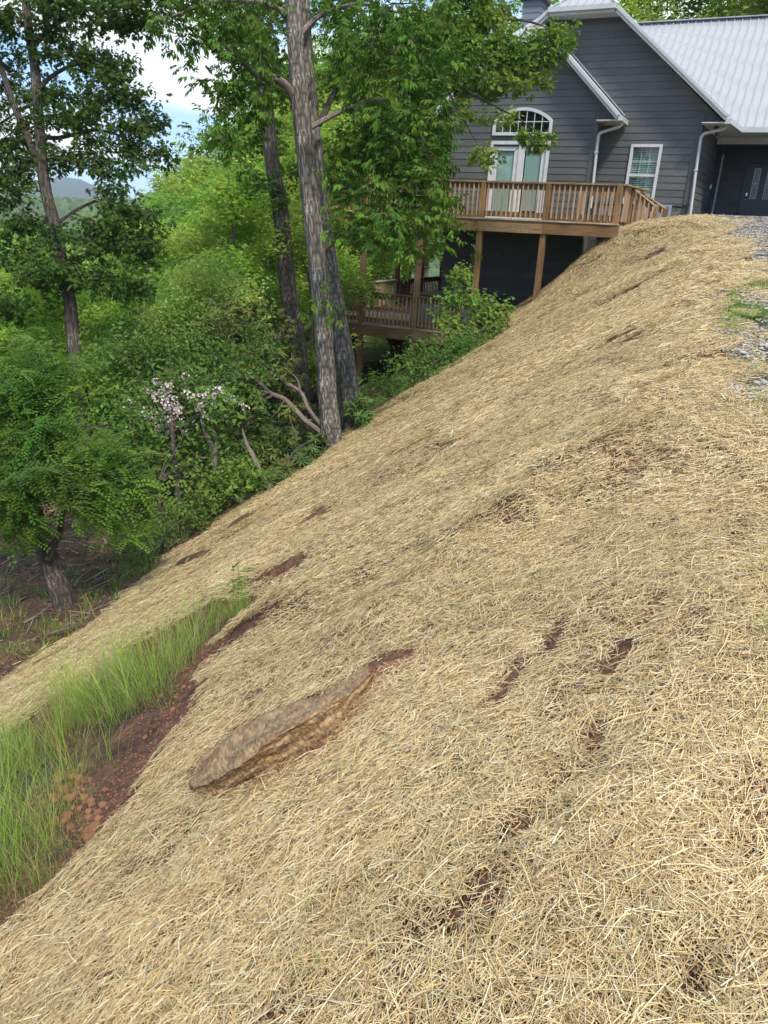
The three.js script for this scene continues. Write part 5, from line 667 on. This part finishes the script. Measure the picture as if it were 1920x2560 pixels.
bush('laurel_shrub', 'low glossy shrub at the left foot of the hickory', 515, [[780, 1130, 26, 13.6, 12], [800, 1090, 22, 14, 10], [750, 1160, 26, 13.2, 12], [700, 1180, 24, 12.8, 10]], sprays('rhodo', [0.08, 0.13, 0.04], 4), leafGloss, { per: 5, cr: 0.15 });
bush('low_shrub', 'small bright-leaved shrub under the laurel by the straw', 516, [[560, 1200, 40, 12.4, 40], [610, 1190, 30, 12.4, 26], [530, 1240, 30, 12.2, 20]], sprays('broad', [0.11, 0.2, 0.045], 3), leafThin, { per: 7, cr: 0.16, s: 0.8 });
bush('low_shrub', 'dark green shrub in the shade left of the laurel', 517, [[300, 1010, 60, 13.5, 70], [330, 950, 60, 13.8, 60], [280, 1090, 60, 13.2, 60], [250, 930, 60, 14, 60], [350, 900, 60, 14.2, 60], [420, 900, 50, 14.4, 40]], sprays('broad', [0.1, 0.19, 0.035], 3), leafSoft, { per: 8, cr: 0.24 });
bush('low_shrub', 'low green ground shrub on the dirt at the straw edge', 518, [[450, 1290, 30, 11.6, 26], [500, 1270, 26, 11.8, 20], [400, 1330, 28, 11.2, 20], [350, 1390, 26, 10.8, 14], [300, 1340, 30, 11.4, 20]], sprays('broad', [0.08, 0.15, 0.035], 3), leafSoft, { per: 6, cr: 0.16, s: 0.7 });
// ferns and seedlings along the foot of the slope near the decks
{
  const f = rng(520), fg = sprays('fern', [0.11, 0.22, 0.04], 2); let n = 0;
  for (let i = 0; i < 200 && n < 26; i++) { const z = rr(-20, -12.6, f), x = -6.2 - rr(0, 2.6, f); if (inPoly(MAT, x - 0.1, z) || x < -7.9) continue; const m = mesh('fern', fg[n % 2], leafThin); m.position.set(x, H(x, z), z); m.rotation.y = f() * 6; m.scale.setScalar(rr(0.6, 1.0, f)); tag(m, 'feathery green fern among the growth between straw edge and decks', 'fern', 'ferns at the foot of the slope'); n++; }
}
// slim trunks in the shade behind the locust and laurel
for (const [l, r, lab] of [[[[443, 1345], [446, 1270], [440, 1180], [430, 1080]], 0.048, 'slim dark trunk in the shade below the pink laurel'], [[[512, 1300], [498, 1230], [486, 1150], [480, 1060]], 0.04, 'thin grey trunk between laurel stem and straw edge'], [[[412, 1380], [406, 1330], [400, 1270], [398, 1200]], 0.03, 'thin sapling stem near the dirt bank'], [[[270, 1270], [262, 1200], [255, 1130], [250, 1040]], 0.05, 'dark trunk seen through the locust leaves']]) {
  const f = rng(530 + l[0][0]), t = thing('young_tree', lab, 'tree'); const b = ground(l[0][0], l[0][1]), D = b.length() / dirAt(l[0][0], l[0][1]).length(), pts = [b.clone().add(V(0, -0.2, 0)), ...path(l, D)], top = pts[pts.length - 1];
  mesh('trunk', tubeGeo(pts, pts.map((_, i) => r * (1.15 - i * 0.12)), 14, 0.006, 14), barkBrown, t); crown(t, [0, 1, 2].map((k) => ({ c: top.clone().addScaledVector(CB, -1.8).add(V(gauss(f) * 0.5, 0.5 + k * 0.6, gauss(f) * 0.5)), r: [0.7, 0.5, 0.7], n: 40, from: top })), sprays('broad', [0.08, 0.15, 0.035], 3), leafSoft, f, { per: 8, cr: 0.26 }); base(t, b);
}
// ───────── the wood behind ─────────
{
  const f = rng(600), tone = [[0.18, 0.3, 0.045], [0.13, 0.26, 0.04], [0.21, 0.31, 0.06], [0.11, 0.22, 0.045], [0.18, 0.26, 0.045]];
  const prof = (px) => lerpTab([-200, 200, 330, 450, 540, 600, 680, 760, 1300], [590, 550, 490, 395, 330, 300, 240, 60, -60], px);
  const spots = []; for (const [want, d0, d1, y0, y1] of [[26, 18, 27, 40, 340], [34, 27, 42, 0, 170], [30, 42, 75, -10, 70]]) for (let i = 0, n = 0; i < 1500 && n < want; i++) {
    const px = rr(-200, 1180, f), d = rr(d0, d1, f), ty = prof(px) + rr(y0, y1, f) * (px > 700 ? 1.3 : 1), top = at(px, ty, d); if (px > 790 && d < 30) continue; if (top.x > -10 || (top.x > -14 && top.z < -19 && top.z > -33)) continue;
    const g = H(top.x, top.z), h = top.y - g; if (h < 3.5 || h > 30 || spots.some((s) => Math.hypot(s.x - top.x, s.z - top.z) < 1.9)) continue; spots.push({ x: top.x, z: top.z, g, h, d }); n++;
  }
  // behind the house
  for (const [x, z, h] of [[-3, -44, 17], [2, -47, 19], [7, -43, 17], [-8, -40, 15], [-14, -38, 15], [-12, -45, 17], [11, -50, 20], [-1, -40, 15], [4, -40, 16], [0, -52, 22], [8, -38, 15], [-5, -50, 19], [5, -56, 24]]) spots.push({ x, z, g: H(x, z), h: h - H(x, z) * 0 , d: 45, back: x > -6 });
  for (const s of spots) {
    const ci = Math.floor(f() * 5), vx = V(s.x, s.g + s.h * 0.7, s.z), ppx = 960 + FPX * vx.dot(CR) / -vx.dot(CB), zone = ppx < 240 ? 'left of the forked oak' : ppx < 640 ? 'between forked oak and hickory' : ppx < 860 ? 'behind the hickory stems' : 'behind the decks', how = ['yellow-green', 'fresh green', 'pale lime green', 'deep green', 'olive green'][ci], dist = s.d < 27 ? 'near' : s.d < 42 ? 'middle' : 'far'; const lab = s.back ? 'leafy green tree rising behind the ridge of the metal roof' : `${how} ${s.h > 13 ? 'tall' : 'low'} tree in the ${dist} wood ${zone}`; const t = thing('woodland_tree', lab, 'tree', s.back ? 'trees behind the roof' : 'trees of the wood: ' + lab), b = V(s.x, s.g, s.z), lx = gauss(f) * 0.5, lz = gauss(f) * 0.5, R = clamp(s.h * 0.21, 1.2, 3.8), tr = clamp(s.h * 0.011, 0.05, 0.2);
    const pts = [b.clone().add(V(0, -0.3, 0)), b.clone().add(V(lx * 0.2, s.h * 0.3, lz * 0.2)), b.clone().add(V(lx * 0.7, s.h * 0.6, lz * 0.6)), b.clone().add(V(lx, s.h * 0.92, lz))]; mesh('trunk', tubeGeo(pts, [tr * 1.2, tr, tr * 0.7, tr * 0.2], 9, 0, 6), barkPale, t);
    const col = tone[ci], B = [], nb = Math.round(clamp(s.h * 0.9, 6, 14)), limbs = []; for (let k = 0; k < nb; k++) { const u = (k + 0.5) / nb, y = mix(s.h < 9 ? 0.12 : 0.3, 0.96, u), a = k * 2.4 + f(), rad = R * (0.35 + 0.75 * Math.sin(Math.PI * clamp(u * 0.8 + 0.15))) * rr(0.5, 0.95, f), st = pts[0].clone().lerp(pts[3], y * 0.85), c = b.clone().add(V(lx * y + Math.cos(a) * rad, s.h * y, lz * y + Math.sin(a) * rad)); B.push({ c, r: [R * 0.5, R * 0.32, R * 0.5], n: s.back ? 90 : s.d < 28 ? 60 : 42, from: c }); limbs.push(tubeGeo([st, st.clone().lerp(c, 0.6).add(V(0, 0.25, 0)), c], [tr * 0.4, tr * 0.25, tr * 0.08], 5, 0, 4)); }
    mesh('limbs', mergeGeometries(limbs), barkPale, t); crown(t, B, s.d < 28 ? sprays('wood', col, 3, 0.1, 0.34, 40) : sprays('wood', col, 3, 0.17, 0.5, 40), leafThin, f, { per: 7, cr: s.d < 28 ? 0.34 : 0.5, twigs: 0 }); base(t, b);
  }
}
{ // far woods on the opposite hill: crowns no one could count
  const f = rng(640), m = new THREE.IcosahedronGeometry(1, 2), p = m.attributes.position; for (let i = 0; i < p.count; i++) { const v = V(p.getX(i), p.getY(i), p.getZ(i)), k = 0.7 + 0.6 * fbm3(v.x * 2.2 + 9, v.y * 2.2, v.z * 2.2, 3); p.setXYZ(i, v.x * k, v.y * k * 0.85, v.z * k); } m.computeVertexNormals();
  const L = []; for (let i = 0; i < 9000; i++) { const az = AZ0 + rr(-0.75, 0.55, f), r = 195 + 560 * Math.sqrt(f()), u = (r - 190) / 710, k = Math.sin(clamp(u / 0.75) * Math.PI / 2), x = Math.cos(az) * r, z = Math.sin(az) * r, y = -48 + (hillTop(az) + 48) * k * k + (fbm2(x * 0.012, z * 0.012, 4) - 0.5) * 9 * k; const s = rr(2.6, 5.4, f), t = rr(0.7, 1.4, f); L.push({ p: V(x, y + s * 0.5, z), q: quatUp(UP, f() * 6), s: V(s, s * rr(0.9, 1.5, f), s), c: [0.06 * t * rr(0.8, 1.4, f), 0.105 * t, 0.026 * t] }); }
  const o = instances('far_woods', m, std({ color: C(1, 1, 1), roughness: 1 }), L); tag(o, 'hazy green mass of far trees on the hills across the valley', 'woods', null, 'stuff');
}
{ // undergrowth between the trunks of the wood
  const f = rng(650), g = sprays('broad', [0.09, 0.17, 0.035], 3, 0.09, 0.32, 30), L = [[], [], []]; for (let i = 0; i < 5200; i++) { const x = -8.5 - 26 * Math.pow(f(), 1.4), z = rr(-42, 2, f); if (x > -13.5 && z > -9) continue; if (x > -9.5 && z > -12.5) continue; if (x > -13 && z < -13 && z > -32) { if (f() < 0.85) continue; } const c = fbm2(x * 0.5, z * 0.5, 2); if (c < 0.38) continue; const k = rr(0.75, 1.3, f); L[Math.floor(f() * 3)].push({ p: V(x, H(x, z) + 0.15 + 0.7 * f() * f() * (x < -14 ? 2.4 : 0.7), z), q: quatUp(UP, f() * 6.28), s: rr(0.7, 1.4, f), c: [k, k, k] }); }
  const u = thing('undergrowth', 'low green undergrowth covering the floor of the wood', 'undergrowth', null, 'stuff'); L.forEach((l, i) => instances('leaves', g[i], leafSoft, l, u, null));
}

// ───────── stones, clods and debris ─────────
const rockTex = tex(512, 256, (x, y) => { const s = tn((x + 0.06 * tn(x, y, 5, 4)) % 1, y, 5, 38), a = tn(x, y, 90, 60), b = tn(x, y, 9, 14), k = 0.5 + 0.2 * (s - 0.5) + 0.5 * (a - 0.5) + 0.35 * (b - 0.5), rust = sstep(0.5, 0.8, b); return [mix(0.66, 0.54, rust) * (0.5 + 0.8 * k), mix(0.54, 0.42, rust) * (0.5 + 0.8 * k), mix(0.39, 0.28, rust) * (0.5 + 0.8 * k)]; });
const rockBump = tex(512, 256, (x, y) => { const k = 0.6 * tn((x + 0.06 * tn(x, y, 5, 4)) % 1, y, 5, 38) + 0.4 * tn(x, y, 120, 80); return [k, k, k]; }, false);
const rockMat = std({ map: rockTex, roughness: 0.9, bumpMap: rockBump, bumpScale: 0.012 });
{ // long tilted boulder breaking through the straw
  const o6 = ([x, y], lift) => ground(440 + x / 2.44, 1600 + y / 2.44, lift);
  const far = [[78, 872], [140, 722], [288, 570], [468, 470], [688, 392], [840, 348], [992, 270], [1172, 158]], ridge = [[105, 905], [250, 840], [380, 770], [500, 665], [690, 540], [880, 430], [1050, 330], [1190, 200]], near = [[120, 985], [270, 990], [435, 905], [635, 800], [815, 725], [965, 612], [1090, 448], [1220, 275]], up = [0.06, 0.13, 0.165, 0.18, 0.18, 0.165, 0.125, 0.05];
  const N = far.length, A = far.map((p) => o6(p, 0.015)), B = ridge.map((p, i) => o6(p, up[i])), Cc = near.map((p) => o6(p, -0.03)), cv = (l) => new THREE.CatmullRomCurve3(l), ca = cv(A), cb = cv(B), cc = cv(Cc), nu = 110, nv = 48, pos = [], uv = [], idx = [];
  const lin = (l, t) => { const q = clamp(t) * (l.length - 1), k = Math.min(Math.floor(q), l.length - 2); return l[k].clone().lerp(l[k + 1], q - k); }, cell3 = (p, k) => { let best = 9, id = 0; const X = p.x * k, Y = p.y * k, Z = p.z * k, i0 = Math.floor(X), j0 = Math.floor(Y), k0 = Math.floor(Z); for (let a = -1; a < 2; a++) for (let b = -1; b < 2; b++) for (let c = -1; c < 2; c++) { const d = (i0 + a + hsh(i0 + a, j0 + b, k0 + c) - X) ** 2 + (j0 + b + hsh(j0 + b, k0 + c, i0 + a) - Y) ** 2 + (k0 + c + hsh(k0 + c, i0 + a, j0 + b) - Z) ** 2; if (d < best) { best = d; id = hsh(i0 + a + 7, j0 + b, k0 + c + 3); } } return id; };
  const axis = B[N - 1].clone().sub(B[0]).normalize();
  for (let i = 0; i <= nu; i++) for (let j = 0; j <= nv; j++) {
    const t = i / nu, s = j / nv, tw = clamp(t + 0.02 * (n2(s * 9, 3) - 0.5)), a = lin(A, tw), b = lin(B, tw), c = lin(Cc, tw); let p;
    if (s < 0.1) p = a.clone().lerp(a.clone().add(V(-0.04, -0.26, 0.02)), 1 - s / 0.1); else if (s < 0.5) p = a.clone().lerp(b, (s - 0.1) / 0.4); else if (s < 0.88) { const k = (s - 0.5) / 0.38; p = b.clone().lerp(c, k); p.y += 0.05 * Math.sin(k * Math.PI) * (1 - k); } else p = c.clone().lerp(c.clone().add(V(-0.06, -0.2, 0)), (s - 0.88) / 0.12);
    const side = s > 0.5 && s < 0.9, wob = fbm3(p.x * 3 + 4, p.y * 3, p.z * 3, 3), lay = (s - 0.5) * 7 + wob * 3, step = side ? (Math.floor(lay) - lay + 0.5) * 0.016 : 0, fac = (cell3(p, side ? 14 : 6) - 0.5) * (side ? 0.012 : 0.004), fine = (fbm3(p.x * 30, p.y * 30, p.z * 30, 3) - 0.5) * 0.016, big = (fbm3(p.x * 6 + 1, p.y * 6, p.z * 6, 2) - 0.5) * 0.055;
    const nn = side ? V(0.75, 0.35, 0.5) : V(-0.2, 0.95, 0.1); p.addScaledVector(nn, step + fac + fine + big); if (i === 0) p.addScaledVector(axis, 0.02 * hsh(j, 5)); pos.push(p.x, p.y, p.z); uv.push(t * 1.1, s * 0.7);
  }
  { const c0 = lin(A, 0).add(lin(Cc, 0)).multiplyScalar(0.5).add(V(0, 0.02, 0)), o = pos.length / 3; pos.push(c0.x, c0.y, c0.z); uv.push(0, 0.3); for (let j = 0; j < nv; j++) idx.push(o, j, j + 1); }
  for (let i = 0; i < nu; i++) for (let j = 0; j < nv; j++) { const a = i * (nv + 1) + j, b = a + nv + 1; idx.push(a, b, a + 1, a + 1, b, b + 1); }
  const g = new THREE.BufferGeometry(); g.setAttribute('position', new THREE.Float32BufferAttribute(pos, 3)); g.setAttribute('uv', new THREE.Float32BufferAttribute(uv, 2)); g.setIndex(idx); const gs = toCreasedNormals(g, 0.75); g.copy(gs); g.computeBoundingBox(); const c0 = g.boundingBox.getCenter(V(0, 0, 0)); c0.y = g.boundingBox.min.y; g.translate(-c0.x, -c0.y, -c0.z);
  rockMat.side = THREE.DoubleSide; const m = mesh('boulder', g, rockMat); m.position.copy(c0); tag(m, 'long tan layered boulder jutting out of the straw', 'boulder');
  // red soil bared round it
  const soil = []; const soilMat = std({ vertexColors: true, roughness: 1 }), f = rng(71), mb = new MB(); const lump = (p, s) => { const g = new THREE.IcosahedronGeometry(s, s > 0.011 ? 1 : 0), q = g.attributes.position, n = q.count, col = []; for (let i = 0; i < n; i++) { const v = V(q.getX(i), q.getY(i), q.getZ(i)), k = 0.65 + 0.7 * fbm3(v.x / s * 1.3 + p.x * 30, v.y / s * 1.3, v.z / s * 1.3 + p.z * 30, 2); q.setXYZ(i, v.x * k + p.x, v.y * k * 0.6 + p.y, v.z * k + p.z); } const t = rr(0.75, 1.25, f); for (let i = 0; i < n; i++) col.push(0.22 * t, 0.095 * t, 0.05 * t); g.setAttribute('color', new THREE.Float32BufferAttribute(col, 3)); g.computeVertexNormals(); return g; };
  for (let i = 0; i < 900; i++) { const t = f(); let px, py; if (i < 420) { px = mix(1080, 1500, Math.pow(t, 0.8)); py = mix(265, 95, Math.pow(t, 0.8)) + gauss(f) * mix(26, 12, t); } else { const k = near[Math.min(N - 1, 2 + Math.floor(t * 6))], k2 = near[Math.min(N - 1, 3 + Math.floor(t * 6))], u = f(); px = mix(k[0], k2[0], u) + gauss(f) * 16; py = mix(k[1], k2[1], u) + gauss(f) * 16; } const p = o6([px, py], 0.006); if (p) soil.push(lump(p, rr(0.004, 0.016, f))); }
  const s = mesh('bared_soil', mergeGeometries(soil), soilMat); tag(s, 'crumbly red soil bared around the long boulder', 'soil', null, 'stuff');
  // loose clods in the gully heap, each its own
  const heap = []; for (let i = 0; i < 64; i++) { const p = ground(185 + gauss(f) * 50, 2000 + gauss(f) * 34); if (!p) continue; const sz = rr(0.012, 0.03, f) * (i < 6 ? 1.35 : 1), g = lump(V(0, 0, 0), sz), m = mesh('soil_clod', g, soilMat); m.position.set(p.x, H(p.x, p.z) + sz * 0.2, p.z); m.rotation.y = f() * 6; tag(m, 'reddish brown clod of soil in the heap by the tall grass', 'clod', 'clods of the soil heap beside the grass'); }
  const crumbs = []; for (let i = 0; i < 2600; i++) { const z = rr(-5, -1.2, f), k = GAPN.findIndex((q) => q[1] > z), a = GAPN[Math.max(0, k - 1)], b = GAPN[Math.max(1, k)], t = clamp((z - a[1]) / (b[1] - a[1])), x = mix(a[0], b[0], t) - Math.abs(gauss(f)) * 0.28 - 0.02; crumbs.push(lump(V(x, H(x, z) + 0.003, z), rr(0.003, 0.009, f) * (f() < 0.06 ? 2.2 : 1))); }
  tag(mesh('soil_crumbs', mergeGeometries(crumbs), soilMat), 'loose red crumbs of earth along the cut edge of the straw', 'soil', null, 'stuff');
}
// two flat rocks peeping out of the lower straw
for (const [a, b, w, lab] of [[[563, 1335], [660, 1272], 0.3, 'dark flat rock edge in the lower straw under the rhododendron'], [[445, 1415], [535, 1385], 0.22, 'thin brown rock edge low in the far straw strip']]) {
  const P = ground(...a), Qq = ground(...b), L = P.distanceTo(Qq), g = new THREE.IcosahedronGeometry(1, 4), p = g.attributes.position; for (let i = 0; i < p.count; i++) { const v = V(p.getX(i), p.getY(i), p.getZ(i)), k = 0.8 + 0.5 * fbm3(v.x * 2 + 7, v.y * 2, v.z * 2, 3); p.setXYZ(i, v.x * k * L * 0.55, v.y * k * 0.07, v.z * k * w * (v.z > 0 ? 0.5 : 1)); } g.computeVertexNormals();
  const m = mesh('flat_rock', g, std({ map: rockTex, color: C(0.3, 0.26, 0.23), roughness: 0.95 })); const d = Qq.clone().sub(P).normalize(), n = normalAt((P.x + Qq.x) / 2, (P.z + Qq.z) / 2), s = new THREE.Vector3().crossVectors(d, n).normalize(); m.quaternion.setFromRotationMatrix(new THREE.Matrix4().makeBasis(d, new THREE.Vector3().crossVectors(s, d), s)); m.position.copy(P).add(Qq).multiplyScalar(0.5).addScaledVector(n, 0.0); tag(m, lab, 'rock');
}
// fallen sticks on the dirt bench
{
  const f = rng(81); const labs = ['bent grey stick lying beside the locust trunk', 'thin dry stick across the dirt under the locust', 'short pale stick on the bare dirt at far left', 'forked twig on the leaf litter below the straw edge', 'long weathered stick near the brush pile'];
  [[[185, 1470], [235, 1425]], [[60, 1560], [130, 1535]], [[10, 1480], [55, 1465]], [[230, 1460], [290, 1440]], [[120, 1590], [200, 1570]]].forEach(([a, b], i) => { const P = ground(...a), R = ground(...b); if (!P || !R) return; const M = P.clone().lerp(R, 0.5).add(V(0, 0.05, 0.05)); const t = thing('stick', labs[i], 'stick'); mesh('branch', tubeGeo([P.clone().add(V(0, 0.02, 0)), M, R.clone().add(V(0, 0.04, 0))], [0.02, 0.016, 0.006], 6, 0.003, 6), barkPale, t); mesh('twig', tubeGeo([M.clone(), M.clone().add(V(0.1, 0.1, -0.1)), M.clone().add(V(0.16, 0.16, -0.26))], [0.008, 0.006, 0.003], 5, 0, 4), barkPale, t); base(t, P); });
  const L = [], g = new THREE.CylinderGeometry(0.004, 0.007, 1, 5); g.rotateZ(Math.PI / 2); for (let i = 0; i < 900; i++) { const x = -6.8 - 6.5 * f(), z = rr(-16, 0, f); if (inPoly(MAT, x, z)) continue; L.push({ p: V(x, H(x, z) + 0.015, z), q: quatUp(normalAt(x, z), f() * 6.28), s: V(rr(0.08, 0.5, f), rr(0.7, 1.6, f), rr(0.7, 1.6, f)), c: ((k) => [0.2 * k, 0.16 * k, 0.12 * k])(rr(0.5, 1.9, f)) }); }
  tag(instances('twig_litter', g, std({ color: C(1, 1, 1), roughness: 1 }), L), 'scattered twigs littering the dirt under the trees', 'litter', null, 'stuff');
  const lf = new MB(); addLeaf(lf, V(-0.04, 0, 0), V(1, 0, 0), UP, 0.09, 0.05, [1, 1, 1], 0.15, 0.05); const K = []; for (let i = 0; i < 5200; i++) { const x = -6.7 - 9 * Math.pow(f(), 1.3), z = rr(-22, 1, f); if (inPoly(MAT, x, z)) continue; const t = rr(0.5, 1.4, f); K.push({ p: V(x, H(x, z) + 0.012, z), q: quatUp(V(gauss(f) * 0.3 - 0.1, 1, gauss(f) * 0.3).normalize(), f() * 6.28), s: rr(0.6, 1.3, f), c: [0.17 * t, 0.1 * t, 0.055 * t] }); }
  tag(instances('leaf_litter', lf.geo(), std({ vertexColors: true, side: THREE.DoubleSide, roughness: 0.9 }), K), 'dead brown leaves scattered on the ground under the trees', 'litter', null, 'stuff');
}
// broad-leaved weeds at the gravel's edge and in the grass
for (const [px, py, s, lab] of [[1880, 805, 0.11, 'broad-leaved green weed on the gravel edge at right'], [1850, 795, 0.07, 'small weed beside the broad-leaved one at the gravel edge']]) { const f = rng(px), t = thing('weed', lab, 'plant'), b = ground(px, py); for (let i = 0; i < 13; i++) { const m = new MB(), a = i * 2.4, d = V(Math.cos(a), rr(0.25, 0.9, f), Math.sin(a)).normalize(); addLeaf(m, d.clone().multiplyScalar(0.04), d, UP, s * rr(0.9, 1.5, f), s * 0.95, tint([0.06, 0.16, 0.03], f, 0.3), 0.12, 0.3); mesh('leaf', m.geo(), leafSoft, t).position.copy(b); } base(t, b); }
{ const t = thing('weed', 'light green leafy weed rising from the top of the grass strip', 'plant'), f = rng(88), b = ground(600, 1490), D = b.length() / dirAt(600, 1490).length(); mesh('stem', tubeGeo([b.clone(), at(598, 1440, D), at(590, 1390, D), at(578, 1330, D)], [0.004, 0.0035, 0.0025, 0.001], 5, 0, 5), std({ color: C(0.14, 0.22, 0.05) }), t); for (let i = 0; i < 26; i++) { const m = new MB(), y = rr(1420, 1500, f), o = at(600 + gauss(f) * 16, y, D + gauss(f) * 0.08), d = V(gauss(f), 0.2 + 0.3 * f(), gauss(f)).normalize(); addLeaf(m, V(0, 0, 0), d, UP, 0.09, 0.035, tint([0.1, 0.2, 0.04], f, 0.3), 0.1, 0.3); mesh('leaf', m.geo(), leafThin, t).position.copy(o); } base(t, b); }

scene.traverse((o) => { if (o.isMesh) { o.castShadow = true; o.receiveShadow = true; } });
renderer.setSize(768, 1024);
renderer.render(scene, camera);
